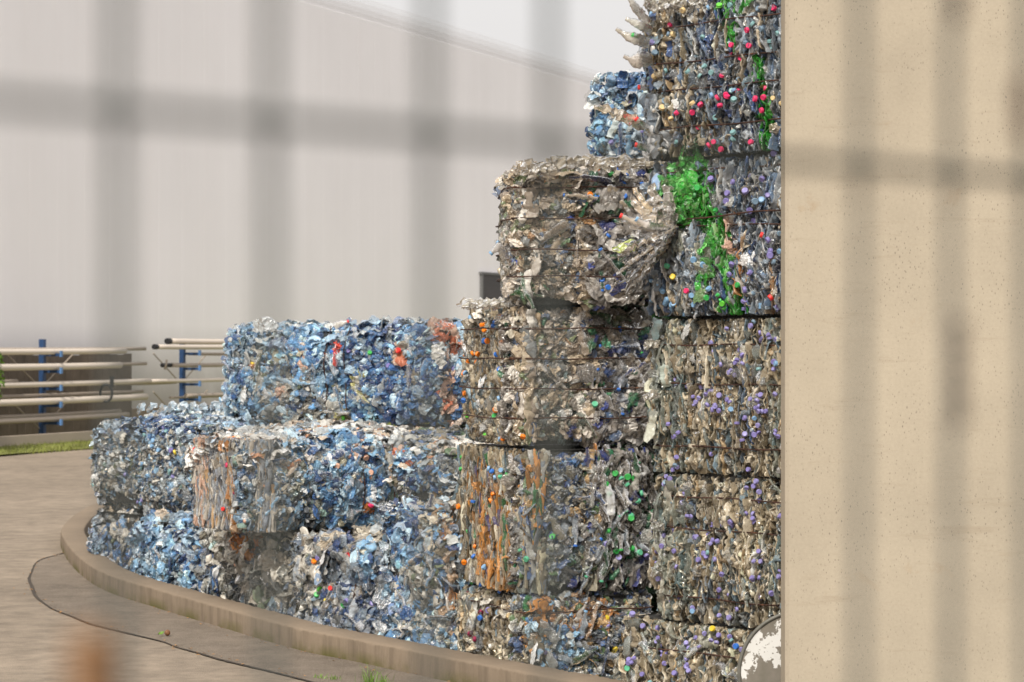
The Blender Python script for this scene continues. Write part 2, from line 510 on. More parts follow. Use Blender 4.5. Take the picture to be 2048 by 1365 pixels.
def ring_template():
    """an open bottle mouth"""
    n = 12; prof = [(.5, 0), (.5, .5), (.62, .55), (.62, .7), (.5, .75), (.5, 1.1), (.36, 1.1), (.36, .2)]
    V = []; F = []
    for r_, y in prof:
        for k in range(n): V.append((r_ * math.cos(2 * math.pi * k / n), y, r_ * math.sin(2 * math.pi * k / n)))
    for i in range(len(prof) - 1):
        for k in range(n): F.append((i * n + k, (i + 1) * n + k, (i + 1) * n + (k + 1) % n, i * n + (k + 1) % n))
    return np.array(V), np.array(F)


RIB = [ribbon_template(RNG) for _ in range(14)]
SHT = [sheet_template(RNG) for _ in range(14)]
RING = [ring_template()]
FILM = [film_template(RNG) for _ in range(14)]
BOT = [bottle_template(RNG) for _ in range(10)]


def rot_frames(e1, n, up, tilt_n, tilt_u, tilt_e):
    """frames (k x 3 x 3, columns x=e1, y=n, z=up) turned by small random angles about n, up, e1"""
    def rm(ax, an):
        c, s = np.cos(an), np.sin(an); o = np.zeros_like(c); i = np.ones_like(c)
        if ax == 0: M = [[i, o, o], [o, c, -s], [o, s, c]]
        elif ax == 1: M = [[c, o, s], [o, i, o], [-s, o, c]]
        else: M = [[c, -s, o], [s, c, o], [o, o, i]]
        return np.moveaxis(np.array(M), -1, 0)
    B = np.stack([e1, n, up], -1)
    return B[None] @ rm(1, tilt_n) @ rm(2, tilt_u) @ rm(0, tilt_e)


class Soup:
    def __init__(s): s.V = []; s.F = []; s.Cc = []; s.S = []; s.n = 0
    def put(s, tmpl, Rm, pos, scale, col, rng, smooth=False, colvar=.09):
        """tmpl list; Rm k x 3 x 3; pos k x 3; scale k x 3; col k x 4"""
        k = len(pos); pick = rng.integers(0, len(tmpl), k)
        for t, (V, F) in enumerate(tmpl):
            ix = np.where(pick == t)[0]
            if not len(ix): continue
            L = V[None] * scale[ix][:, None, :]
            Wd = np.einsum('kij,kvj->kvi', Rm[ix], L) + pos[ix][:, None, :]
            nv = len(V)
            s.V.append(Wd.reshape(-1, 3))
            s.F.append((F[None] + (np.arange(len(ix)) * nv)[:, None, None]).reshape(-1, 4) + s.n)
            cc = np.repeat(col[ix][:, None, :], nv, 1).copy()
            cc[..., :3] *= np.clip(1 + colvar * rng.normal(size=(len(ix), nv, 1)), .4, 1.7)
            s.Cc.append(cc.reshape(-1, 4))
            s.S.append(np.full(len(ix) * len(F), smooth))
            s.n += nv * len(ix)
    def build(s, name, parent, origin):
        V = np.concatenate(s.V) - np.asarray(origin)[None]
        me = mesh_np(name, V, np.concatenate(s.F), PLASTIC, np.concatenate(s.Cc), np.concatenate(s.S))
        return link(name, me, parent)


# palettes: (weight, rgb, opacity)
PAL = {
    'clear': [(5, (.75, .75, .73), .08), (4, (.65, .68, .70), .15), (2, (.80, .78, .72), .3), (1, (.82, .82, .80), .8)],
    'beige': [(5, (.44, .37, .26), .66), (4, (.30, .25, .17), .62), (3, (.58, .51, .39), .75), (2, (.22, .24, .22), .5), (1, (.36, .26, .15), .75), (1, (.12, .13, .13), .7), (1, (.20, .28, .33), .6)],
    'greygreen': [(4, (.28, .30, .25), .6), (3, (.22, .25, .22), .55), (2, (.40, .40, .33), .65), (2, (.15, .21, .21), .6), (1, (.45, .43, .36), .7)],
    'bluegrey': [(4, (.22, .27, .32), .6), (3, (.34, .37, .40), .6), (2, (.12, .18, .27), .65), (2, (.45, .45, .43), .65), (1, (.04, .08, .19), .75), (1, (.38, .32, .24), .7)],
    'navy': [(3, (.03, .07, .20), .75), (2, (.10, .16, .28), .65), (2, (.30, .33, .38), .6)],
    'green': [(4, (.035, .36, .03), .72), (3, (.02, .22, .02), .75), (2, (.16, .55, .13), .7), (1, (.30, .55, .22), .75)],
    'dgreen': [(3, (.012, .07, .02), .8), (2, (.02, .13, .035), .75), (1, (.10, .12, .07), .7)],
    'brownclear': [(5, (.24, .22, .20), .55), (3, (.40, .375, .35), .6), (2, (.11, .095, .08), .65), (2, (.48, .45, .41), .65), (1, (.03, .05, .20), .75), (1, (.03, .14, .07), .7)],
    'clay': [(5, (.44, .36, .26), .76), (3, (.28, .23, .18), .75), (3, (.52, .47, .41), .8), (2, (.16, .17, .17), .75), (1, (.10, .14, .22), .8), (1, (.12, .15, .08), .8), (.5, (.26, .14, .06), .85), (1, (.56, .53, .48), .9)],
    'mixblue': [(4, (.24, .28, .32), .75), (3, (.42, .42, .39), .8), (3, (.08, .13, .25), .8), (2, (.30, .27, .20), .8), (1, (.12, .20, .10), .8), (1, (.45, .30, .15), .85)],
    'rustclear': [(5, (.60, .27, .07), .8), (3, (.34, .17, .06), .75), (3, (.42, .34, .25), .65), (1, (.05, .20, .08), .7), (1, (.12, .10, .20), .7)],
    'ltblue': [(7, (.25, .46, .66), .8), (5, (.12, .28, .50), .8), (5, (.50, .68, .80), .88), (3, (.035, .10, .26), .85), (.6, (.26, .33, .36), .75), (.8, (.78, .80, .80), .92), (.5, (.40, .38, .28), .85)],
    'dkblue': [(5, (.07, .18, .38), .8), (5, (.02, .06, .18), .85), (3, (.28, .38, .48), .75), (2, (.42, .46, .48), .8), (1, (.30, .27, .22), .8)],
    'greychunk': [(3, (.66, .63, .56), .9), (5, (.36, .35, .31), .8), (4, (.24, .25, .24), .8), (3, (.50, .47, .41), .85), (2, (.12, .16, .22), .8), (1, (.22, .30, .36), .8), (1, (.12, .15, .09), .8)],
    'bluebeige': [(5, (.22, .36, .50), .78), (3, (.46, .42, .34), .78), (2, (.62, .66, .68), .85), (2, (.05, .11, .22), .8), (3, (.16, .22, .28), .75), (2, (.50, .50, .47), .8), (1, (.20, .30, .26), .75)],
    'palerust': [(4, (.50, .33, .20), .8), (4, (.52, .24, .09), .8), (3, (.34, .37, .40), .75), (2, (.55, .50, .44), .8), (1, (.15, .16, .20), .75)],
    'greyfibre': [(4, (.36, .38, .40), .75), (3, (.46, .42, .36), .8), (2, (.22, .25, .30), .75), (1, (.50, .33, .18), .8)],
    'topwhite': [(5, (.62, .60, .56), .85), (3, (.48, .50, .50), .8), (2, (.36, .44, .52), .8), (2, (.56, .46, .36), .85), (1, (.55, .28, .16), .9)],
    'topblue': [(4, (.34, .50, .64), .8), (3, (.30, .40, .52), .8), (3, (.62, .64, .62), .85), (1, (.18, .24, .38), .8)],
    'topbeige': [(4, (.46, .42, .34), .8), (3, (.34, .30, .24), .8), (2, (.56, .53, .47), .85), (1, (.25, .28, .30), .8)],
    'red': [(1, (.60, .05, .03), .9), (1, (.55, .14, .09), .9)],
    'orange': [(1, (.55, .22, .04), .9), (1, (.40, .14, .04), .9)],
    'white': [(1, (.70, .68, .62), .92)],
    'yellowish': [(1, (.50, .48, .20), .85), (1, (.62, .60, .52), .9)],
    'peach': [(2, (.62, .40, .30), .9), (1, (.60, .50, .42), .9)],
    'salmon': [(2, (.55, .16, .08), .9), (1, (.50, .34, .26), .85)],
}


LIGHTEN = {'brownclear': 1.15, 'clay': 1.42, 'beige': 1.25, 'greygreen': 1.3, 'bluegrey': 1.2, 'rustclear': 1.05, 'mixblue': 1.05, 'greychunk': 1.1, 'ltblue': 1.05, 'topbeige': 1.15, 'topwhite': 1.1, 'bluebeige': .9, 'palerust': .9}


def pick_pal(pal, k, rng):
    p = [(q[0], tuple(c * LIGHTEN.get(pal, 1.0) for c in q[1]), q[2]) for q in PAL[pal]]; wt = np.array([q[0] for q in p], float); wt /= wt.sum()
    ix = rng.choice(len(p), k, p=wt)
    return np.array([(*p[i][1], p[i][2] * .88) for i in ix]).reshape(k, 4)


def in_zone(z, x, y):
    (x0, y0, x1, y1, r_) = z[:5]
    dx, dy = x1 - x0, y1 - y0; L = dx * dx + dy * dy + 1e-9
    t = np.clip(((x - x0) * dx + (y - y0) * dy) / L, 0, 1)
    return np.hypot(x - x0 - t * dx, y - y0 - t * dy) < r_


def vnoise(u, v, seed):
    rg = np.random.default_rng(seed); s_ = 0
    for k in range(5):
        an = rg.uniform(0, 6.28); fr = rg.uniform(4, 16); s_ = s_ + np.sin((u * np.cos(an) + v * np.sin(an)) * fr + rg.uniform(0, 6.28))
    return s_ / 3.0


class Bale:
    """a pressed block: near corner p0 (x, depth), e1 along its front face, W x D in plan, z0..z1"""
    def __init__(s, p0, ang, W_, D, z0, z1, seed, label, palette, name='bottle_bale', cat='bottle bale', group='pressed bales of plastic bottles stacked behind the kerb',
                 bulge=.035, rnd=.05, wires=(), vwires=(), zones=(), capzones=(), lump=.015):
        s.rng = np.random.default_rng(seed); s.seed = seed
        s.e1 = np.array([math.cos(R(ang)), math.sin(R(ang)), 0.]); s.e2 = np.array([-math.sin(R(ang)), math.cos(R(ang)), 0.])
        s.up = np.array([0, 0, 1.])
        s.o = np.array([p0[0], p0[1], 0.]); s.W, s.D, s.z0, s.z1, s.H = W_, D, z0, z1, z1 - z0
        s.pal = palette; s.bulge, s.rnd, s.lump = bulge, rnd, lump
        s.wires, s.vwires, s.zones = wires, vwires, zones
        if 200 < seed < 205: s.z0 += .004; s.z1 -= .004; s.H = s.z1 - s.z0; s.rnd = .075
        s.soup = Soup()
        ctr = s.o + s.e1 * W_ / 2 + s.e2 * D / 2
        s.base = np.array([ctr[0], ctr[1], z0])
        s.root = empty(name, s.base, label, cat, group)
        s.ncaps = 0
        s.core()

    def face(s, name):
        """origin, u axis, v axis, outward normal, u length, v length"""
        o = s.o
        if name == 'front': return o + s.up * s.z0, s.e1, s.up, -s.e2, s.W, s.H
        if name == 'left': return o + s.up * s.z0 + s.e2 * s.D, -s.e2, s.up, -s.e1, s.D, s.H
        if name == 'right': return o + s.up * s.z0 + s.e1 * s.W, s.e2, s.up, s.e1, s.D, s.H
        if name == 'top': return o + s.up * s.z1, s.e1, s.e2, s.up, s.W, s.D

    def out(s, name, u, v, U, Vv):
        """how far the surface stands out at (u, v) metres"""
        d = s.lump * vnoise(u, v, s.seed * 7 + len(name))
        eu = np.minimum(u, U - u); ev = np.minimum(v, Vv - v)
        d = d - s.rnd * np.clip(1 - eu / (s.rnd * 2.2), 0, 1) ** 2 - s.rnd * ((1.25 + .35 * np.sin(u * 7 + s.seed) if s.seed > 200 else 1.25 + .35 * np.sin(u * 9 + s.seed)) if s.seed < 205 and name != 'core' else 1) * np.clip(1 - ev / (s.rnd * 2.0), 0, 1) ** 1.6
        if name != 'top' and len(s.wires):
            g = np.zeros_like(u)
            for z in s.wires: g = np.maximum(g, np.exp(-((v - (z - s.z0)) / .055) ** 2))
            d = d + s.bulge * (1 - g) - .02
        if name != 'left' and len(s.vwires):
            g = np.zeros_like(u)
            for q in s.vwires: g = np.maximum(g, np.exp(-((u - q) / .05) ** 2))
            d = d + s.bulge * (1 - g) - .012
        return d

    def squeeze(s, u, v, U, amt=None):
        """the sides swell between the wires as well"""
        g = np.zeros_like(u)
        for z in s.wires: g = np.maximum(g, np.exp(-((v - (z - s.z0)) / .045) ** 2))
        e_ = np.maximum(np.clip(1 - v / .07, 0, 1), np.clip(1 - (s.H - v) / .07, 0, 1)) ** 1.5
        k = s.bulge * (1 - g) - .06 * e_
        return k * (np.clip(1 - (U - u) / .16, 0, 1) - np.clip(1 - u / .16, 0, 1))

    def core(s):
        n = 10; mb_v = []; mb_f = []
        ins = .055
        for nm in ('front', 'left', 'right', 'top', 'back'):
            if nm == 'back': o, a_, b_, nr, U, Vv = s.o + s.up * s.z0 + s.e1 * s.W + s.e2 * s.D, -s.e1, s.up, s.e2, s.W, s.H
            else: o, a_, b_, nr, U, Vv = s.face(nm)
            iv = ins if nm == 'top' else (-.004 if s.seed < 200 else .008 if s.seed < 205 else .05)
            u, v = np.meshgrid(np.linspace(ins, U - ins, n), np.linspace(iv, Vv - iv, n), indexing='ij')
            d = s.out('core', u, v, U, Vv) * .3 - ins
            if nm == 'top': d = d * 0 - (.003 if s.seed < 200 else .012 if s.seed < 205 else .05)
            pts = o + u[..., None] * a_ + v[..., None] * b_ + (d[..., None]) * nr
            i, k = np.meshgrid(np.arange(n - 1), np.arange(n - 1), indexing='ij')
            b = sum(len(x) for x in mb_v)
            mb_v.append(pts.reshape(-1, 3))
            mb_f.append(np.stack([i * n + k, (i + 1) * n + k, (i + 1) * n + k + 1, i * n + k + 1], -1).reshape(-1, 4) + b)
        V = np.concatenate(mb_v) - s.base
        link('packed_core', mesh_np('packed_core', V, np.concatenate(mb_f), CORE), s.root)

    def colours(s, pos, pal, u, v, nz=True):
        k = len(pos); c = pick_pal(pal, k, s.rng)
        if nz:      # neighbouring bottles tend to be alike
            q = vnoise(u * 2.2, v * 1.3, s.seed + 3)
            c[:, :3] *= np.clip(1 + .36 * q, .4, 1.7)[:, None]
        if nz and pal in ('ltblue', 'topblue', 'bluebeige'):
            q2 = vnoise(u * 1.6 + 9, v * 1.6, s.seed + 40)[:, None]
            wht = np.clip((q2 - .35) * 1.1, 0, .75); c[:, :3] = c[:, :3] * (1 - wht) + np.array([.62, .70, .74]) * wht
            nv = np.clip((-q2 - .55) * 1.2, 0, .8); c[:, :3] = c[:, :3] * (1 - nv) + np.array([.05, .12, .26]) * nv
        c[:, :3] *= np.exp((.16 if pal in ('ltblue', 'dkblue', 'topblue') else .26) * s.rng.normal(size=(k, 1))); c[:, :3] = np.clip(c[:, :3], 0, .88)
        x, y = proj(pos)
        for z in s.zones:
            m = in_zone(z, x, y) & (s.rng.random(k) < z[5])
            if m.any(): c[m] = pick_pal(z[6], int(m.sum()), s.rng)
        return c

    def sample(s, name, k, inset=0.0):
        o, a_, b_, nr, U, Vv = s.face(name)
        iv = inset if name == 'top' else max(inset, .05 if 200 < s.seed < 205 else .032)
        u = s.rng.uniform(inset, U - inset, k); v = s.rng.uniform(iv, Vv - iv, k)
        return o, a_, b_, nr, U, Vv, u, v

    def ribbons(s, name, k, pal=None, L=(.11, .24), wd=(.05, .085), th=(.006, .016), lean=.18, depth=.055, horiz=False, smooth=True, urange=None, vrange=None):
        o, a_, b_, nr, U, Vv, u, v = s.sample(name, k, .01)
        if urange: u = s.rng.uniform(*urange, k)
        if vrange: v = s.rng.uniform(*vrange, k)
        rg = s.rng
        Ls = rg.uniform(*L, k)
        if not horiz: v = np.clip(v, Ls * .53, Vv - Ls * .53)
        d = s.out(name, u, v, U, Vv) - rg.uniform(0, depth, k)
        ws = rg.uniform(*wd, k)
        if name != 'top': u = u + s.squeeze(u, v, U)
        pos = o + u[:, None] * a_ + v[:, None] * b_ + (d - ws * .5)[:, None] * nr
        Rm = rot_frames(a_, nr, b_, rg.normal(0, lean, k) + (math.pi / 2 if horiz else 0), rg.normal(0, .35, k), rg.normal(0, .12, k))
        sc_ = np.stack([rg.uniform(*th, k), ws, Ls], -1)
        s.soup.put(RIB, Rm, pos, sc_, s.colours(pos + nr * .05, pal or s.pal, u, v), rg, smooth)

    def sheets(s, name, k, pal=None, size=(.05, .12), aspect=(.7, 1.6), tilt=.5, depth=.065, hgt=(.5, 1.2), urange=None, vrange=None, nz=True):
        o, a_, b_, nr, U, Vv, u, v = s.sample(name, k)
        if urange: u = s.rng.uniform(*urange, k)
        if vrange: v = s.rng.uniform(*vrange, k)
        rg = s.rng
        d = s.out(name, u, v, U, Vv) - rg.uniform(0, depth, k)
        if name != 'top': u = u + s.squeeze(u, v, U)
        pos = o + u[:, None] * a_ + v[:, None] * b_ + d[:, None] * nr
        Rm = rot_frames(a_, nr, b_, rg.uniform(-.5, .5, k) if tilt < .6 else rg.uniform(0, 6.28, k), rg.normal(0, tilt, k), rg.normal(0, tilt, k))
        sz = rg.uniform(*size, k); asp = rg.uniform(*aspect, k)
        sc_ = np.stack([sz, sz * rg.uniform(*hgt, k), sz * asp], -1)
        s.soup.put(SHT, Rm, pos, sc_, s.colours(pos, pal or s.pal, u, v, nz), rg, False, .17 if s.seed > 300 else .24)

    def film(s, name, k, pal=None, size=(.08, .16), aspect=(.6, 1.5), tilt=.35, depth=.02, hgt=(.5, .9), urange=None, vrange=None, spin=6.28, nz=True):
        o, a_, b_, nr, U, Vv, u, v = s.sample(name, k)
        if urange: u = s.rng.uniform(*urange, k)
        if vrange: v = s.rng.uniform(*vrange, k)
        rg = s.rng
        d = s.out(name, u, v, U, Vv) - rg.uniform(0, depth, k)
        if name != 'top': u = u + s.squeeze(u, v, U)
        pos = o + u[:, None] * a_ + v[:, None] * b_ + d[:, None] * nr
        Rm = rot_frames(a_, nr, b_, rg.uniform(-spin / 2, spin / 2, k), rg.normal(0, tilt, k), rg.normal(0, tilt, k))
        sz = rg.uniform(*size, k); asp = rg.uniform(*aspect, k)
        s.soup.put(FILM, Rm, pos, np.stack([sz, sz * rg.uniform(*hgt, k), sz * asp], -1), s.colours(pos, pal or s.pal, u, v, nz), rg, False, .12)

    def bottles(s, name, k, pal=None, kinds=None, L=(.17, .27), lean=.5, capped=.6, urange=None, vrange=None, off=(-.02, .012), tilt=.25):
        """bottles that can still be told as bottles, dented, most with their caps on"""
        o, a_, b_, nr, U, Vv, u, v = s.sample(name, k, .06)
        if urange: u = s.rng.uniform(*urange, k)
        if vrange: v = s.rng.uniform(*vrange, k)
        rg = s.rng
        d = s.out(name, u, v, U, Vv) + rg.uniform(*off, k)
        pos = o + u[:, None] * a_ + v[:, None] * b_ + d[:, None] * nr
        Rm = rot_frames(a_, nr, b_, rg.normal(0, lean, k) + np.where(rg.random(k) < .5, math.pi, 0), rg.normal(0, .8, k), rg.normal(0, tilt, k))
        Ls = rg.uniform(*L, k)
        c = s.colours(pos, pal or s.pal, u, v); c[:, 3] = np.clip(c[:, 3] * rg.uniform(.55, 1.0, k), .2, .95)
        st = rg.bit_generator.state
        s.soup.put(BOT, Rm, pos, np.stack([Ls, Ls, Ls], -1), c, rg, True, .04)
        if kinds:
            keys = list(kinds); wt = np.array([kinds[q] for q in keys], float); wt /= wt.sum()
            px, py = proj(pos)
            for i in range(k):
                if rg.random() > capped or s.ncaps >= 100 or not (-15 < px[i] < 2063 and -15 < py[i] < 1380): continue
                ax = Rm[i][:, 2]; q = pos[i] + ax * Ls[i] * .485
                cobj = link('bottle_cap', CAPM[keys[rg.choice(len(keys), p=wt)]], s.root, tuple(q - s.base))
                cobj.rotation_euler = Vector(ax).to_track_quat('Z', 'Y').to_euler(); cobj.scale = (Ls[i] * .05 / .0142 * 1.12,) * 3
                s.ncaps += 1

    def rings(s, name, k, pal=None):
        o, a_, b_, nr, U, Vv, u, v = s.sample(name, k, .04)
        rg = s.rng; d = s.out(name, u, v, U, Vv) + rg.uniform(-.012, .006, k)
        pos = o + u[:, None] * a_ + v[:, None] * b_ + d[:, None] * nr
        Rm = rot_frames(a_, nr, b_, rg.uniform(0, 6, k), rg.normal(0, .6, k), rg.normal(0, .6, k))
        s.soup.put(RING, Rm, pos, np.full((k, 3), .024), s.colours(pos, pal or s.pal, u, v), rg, True, .03)

    def caps(s, name, k, kinds, capzones=(), off=(-.006, .016), sizes=(.9, 1.14), pxs=None, tilt=1.25):
        o, a_, b_, nr, U, Vv, u, v = s.sample(name, k, .035)
        rg = s.rng
        if pxs is not None:      # where the photograph shows particular caps
            q = np.array([p[:2] for p in pxs], float)
            dirs = np.stack([(q[:, 0] - CX) / FPX, np.ones(len(q)), -(q[:, 1] - HY) / FPX], -1)
            t = ((o - np.array([0, 0, CAMH])) @ nr) / (dirs @ nr)
            hit = dirs * t[:, None] + np.array([0, 0, CAMH])
            u = (hit - o) @ a_; v = (hit - o) @ b_
            ok = (u > -.03) & (u < U + .03) & (v > -.03) & (v < Vv + .03); pxs = [p for p, g in zip(pxs, ok) if g]; u, v = u[ok], v[ok]
            k = len(u)
        elif k:
            c_ = max(3, k // 3); near = rg.integers(0, c_, k); m_ = rg.random(k) < .62
            u = np.where(m_, np.clip(u[near] + rg.normal(0, .035, k), .02, U - .02), u); v = np.where(m_, np.clip(v[near] + rg.normal(0, .028, k), .02, Vv - .02), v)
        keys = list(kinds); wt = np.array([kinds[q] for q in keys], float); wt /= wt.sum()
        d = s.out(name, np.clip(u, .02, U - .02), np.clip(v, .02, Vv - .02), U, Vv) + rg.uniform(*off, k)
        pos = o + u[:, None] * a_ + v[:, None] * b_ + d[:, None] * nr
        px, py = proj(pos)
        vis = (px > -15) & (px < 2063) & (py > -15) & (py < 1380)
        for i in range(k):
            if not vis[i] or s.ncaps >= 100: continue
            kind = pxs[i][2] if pxs is not None else keys[rg.choice(len(keys), p=wt)]
            if pxs is None:
                for z in capzones:
                    if in_zone(z, px[i], py[i]) and rg.random() < z[5]: kind = z[6] if isinstance(z[6], str) else z[6][rg.integers(len(z[6]))]
            if kind is None: continue
            ax = Vector(nr + rg.normal(0, tilt * .62, 3)).normalized()
            if ax.dot(Vector(nr)) < -.1: ax = (ax + Vector(nr) * .9).normalized()
            cobj = link('bottle_cap', CAPM[kind], s.root, tuple(pos[i] - s.base))
            cobj.rotation_euler = ax.to_track_quat('Z', 'Y').to_euler()
            cobj.scale = (rg.uniform(*sizes),) * 3
            s.ncaps += 1

    def hwires(s, faces, zs, r=.0048, tilt=0.0, urange=None):
        for z in zs:
            for nm in faces:
                o, a_, b_, nr, U, Vv = s.face(nm)
                u0, u1 = urange if (urange and nm == 'front') else (0.0, U)
                us = np.linspace(u0, u1, 26)
                v = np.full_like(us, z - s.z0) + .004 * np.sin(us * 9 + z * 7)
                if nm == 'front': v = v + tilt * us
                d = s.out(nm, np.clip(us, .001, U), np.clip(v, .01, Vv - .01), U, Vv) + .044
                d = np.maximum(d, np.convolve(np.pad(d, 2, 'edge'), np.ones(5) / 5, 'valid'))
                pts = o + us[:, None] * a_ + v[:, None] * b_ + d[:, None] * nr - s.base
                mb = MB(); mb.tube(pts, r, 6); mb.build('baling_wire', WIRE, s.root, True)

    def vwire(s, name, qs, r=.0045, vr=(0, 1)):
        for q in qs:
            o, a_, b_, nr, U, Vv = s.face(name)
            vs = np.linspace(vr[0] * Vv, vr[1] * Vv, 22); us = np.full_like(vs, q) + .008 * np.sin(vs * 11 + q * 5)
            d = s.out(name, us, np.clip(vs, .01, Vv - .01), U, Vv) + .032
            pts = o + us[:, None] * a_ + vs[:, None] * b_ + d[:, None] * nr - s.base
            mb = MB(); mb.tube(pts, r, 6); mb.build('baling_wire', WIRE, s.root, True)

    def finish(s):
        for nm, U in (('front', s.W), ('left', s.D)):
            kk = int(U * s.H * {'beige': 14, 'bluegrey': 14, 'ltblue': 60, 'brownclear': 90}.get(s.pal, 60))
            s.film(nm, kk, 'clear', size=(.05, .12), nz=False)
        o = s.soup.build('crushed_bottles', s.root, s.base)
        o['kind'] = 'stuff'
        return o


def xz(px, Z): return ((px - CX) / FPX * Z, Z)


def strip(path, width, col, bale, seed, name='torn_bottle', thick=.006, n=18, smooth=False, taper=True, label=None):
    """a long crumpled strip of plastic following picture points (x, y, depth); a part of its bale"""
    rg = np.random.default_rng(seed)
    pts = np.array([P(*q) for q in path]); m = len(pts)
    t = np.linspace(0, m - 1, n); i = np.minimum(t.astype(int), m - 2); f = (t - i)[:, None]
    c = pts[i] * (1 - f) + pts[i + 1] * f
    c = c + rg.normal(0, .0065, c.shape)
    tan = np.gradient(c, axis=0); tan /= np.linalg.norm(tan, axis=1)[:, None]
    side = np.cross(tan, np.array([0, -1., 0])); side /= np.linalg.norm(side, axis=1)[:, None] + 1e-9
    nrm = np.cross(side, tan)
    w_ = width * np.clip(1 + .25 * rg.normal(size=n), .5, 1.6)
    if taper: w_ *= np.interp(np.linspace(0, 1, n), [0, .25, .8, 1], [.45, 1, .9, .5])
    k = 10; a_ = np.linspace(0, 2 * np.pi, k, endpoint=False)
    V = c[:, None] + side[:, None] * (w_[:, None, None] * .5 * np.cos(a_)[None, :, None]) + nrm[:, None] * (thick * (np.sin(a_)[None, :, None] + .9 * rg.normal(size=(n, k, 1))))
    F = []
    for q in range(n - 1):
        for j in range(k): F.append((q * k + j, q * k + (j + 1) % k, (q + 1) * k + (j + 1) % k, (q + 1) * k + j))
    V = V.reshape(-1, 3) - bale.base
    cc = np.tile(np.array(col), (len(V), 1)); cc[:, :3] *= np.clip(1 + .15 * rg.normal(size=(len(V), 1)), .5, 1.5)
    o = link(name, mesh_np(name, V, np.array(F), PLASTIC, cc, smooth), bale.root)
    if label: o['label'] = label
    return o


def spike_bottle(path, bale, seed, col, r0=.026, cap=None, label=None):
    """a half crushed bottle sticking out: body, shoulder, neck with ring, maybe its cap"""
    rg = np.random.default_rng(seed); n = 22; k = 12
    pts = np.array([P(*q) for q in path]); m = len(pts)
    t = np.linspace(0, m - 1, n); i = np.minimum(t.astype(int), m - 2); f = (t - i)[:, None]
    c = pts[i] * (1 - f) + pts[i + 1] * f
    c = (np.pad(c, ((2, 2), (0, 0)), 'edge')[:-4] + 2 * c + np.pad(c, ((2, 2), (0, 0)), 'edge')[4:]) / 4
    tan = np.gradient(c, axis=0); tan /= np.linalg.norm(tan, axis=1)[:, None]
    side = np.cross(tan, np.array([0, -1., 0])); side /= np.linalg.norm(side, axis=1)[:, None] + 1e-9
    nrm = np.cross(side, tan)
    s_ = np.linspace(0, 1, n)
    r0 = r0 * .85; col = (min(.8, col[0] * 1.25), min(.8, col[1] * 1.25), min(.8, col[2] * 1.3), col[3] * .6)
    r = np.interp(s_, [0, .55, .78, .84, .86, .88, .90, 1], [r0, r0, .014, .0125, .017, .017, .0125, .0125])
    a_ = np.linspace(0, 2 * np.pi, k, endpoint=False)
    crush = np.interp(s_, [0, .6, .8, 1], [.35, .45, .95, 1])[:, None]
    jit = np.interp(s_, [0, .7, .8, 1], [.22, .14, .02, .01])[:, None]
    rr = r[:, None] * (1 + jit * rg.normal(size=(n, k)))
    V = c[:, None] + side[:, None] * (rr * np.cos(a_)[None])[..., None] + nrm[:, None] * (rr * np.sin(a_)[None] * crush)[..., None]
    F = [(q * k + j, q * k + (j + 1) % k, (q + 1) * k + (j + 1) % k, (q + 1) * k + j) for q in range(n - 1) for j in range(k)]
    V = V.reshape(-1, 3) - bale.base
    cc = np.tile(np.array(col), (len(V), 1))
    o = link('crushed_bottle', mesh_np('crushed_bottle', V, np.array(F), PLASTIC, cc, True), bale.root)
    if label: o['label'] = label
    if cap:
        q = link('bottle_cap', CAPM[cap], o, tuple(c[-1] - tan[-1] * .008 - bale.base))
        q.rotation_euler = Vector(tan[-1]).to_track_quat('Z', 'Y').to_euler(); q.scale = (1.08,) * 3
    return o


# ================================================================== SETTING
# kerb line in plan: outer top edge, from far left to near right
KERB = [(-4.6, 46), (-5.0, 38), (-5.12, 33), (-5.10, 29), (-4.83, 26), (-4.46, 24.1), (-3.92, 22), (-3.42, 20.5), (-2.80, 19.2), (-2.14, 17.9), (-1.46, 16.6), (-1.075, 16.05),
        (-.35, 14.98), (.04, 14.42), (.42, 13.90), (.82, 13.25), (1.08, 12.6), (1.28, 11.8), (1.55, 10.6), (2.2, 8.2), (3.4, 5.0)]


def catmull(pts, per=6):
    pts = [np.array(p, float) for p in pts]; out = []
    for i in range(len(pts) - 1):
        p0, p1, p2, p3 = pts[max(i - 1, 0)], pts[i], pts[i + 1], pts[min(i + 2, len(pts) - 1)]
        for k in range(per):
            t = k / per
            out.append(.5 * (2 * p1 + (p2 - p0) * t + (2 * p0 - 5 * p1 + 4 * p2 - p3) * t * t + (3 * p1 - p0 - 3 * p2 + p3) * t ** 3))
    out.append(pts[-1]); return np.array(out)


kp = catmull(KERB)
tg = np.gradient(kp, axis=0); tg /= np.linalg.norm(tg, axis=1)[:, None]
nin = np.stack([-tg[:, 1], tg[:, 0]], -1)          # towards the yard (right / far side)
KH, KT, YZ = .155, .25, -.36

# asphalt road: everything on the outer side of the kerb line, one sheet
rows = []
order = np.argsort(-kp[:, 1])
edge = kp + nin * .05
fw = [(-4.3, 60), (-4.0, 400)]
ev = [(x, y) for x, y in fw[::-1]] + [tuple(edge[i]) for i in range(len(edge))] + [(8, 0), (20, -8), (60, -20)]
V = []; F = []
for i, (x, y) in enumerate(ev):
    fr = [0, .03, .08, .2, .5, 1]
    for q in fr: V.append((x + (-260 - x) * q, y, 0))
nf = 6
for i in range(len(ev) - 1):
    for j in range(nf - 1): F.append((i * nf + j, (i + 1) * nf + j, (i + 1) * nf + j + 1, i * nf + j + 1))
tag(link('road', mesh_np('road', V, F, M_ASPH)), kind='structure')
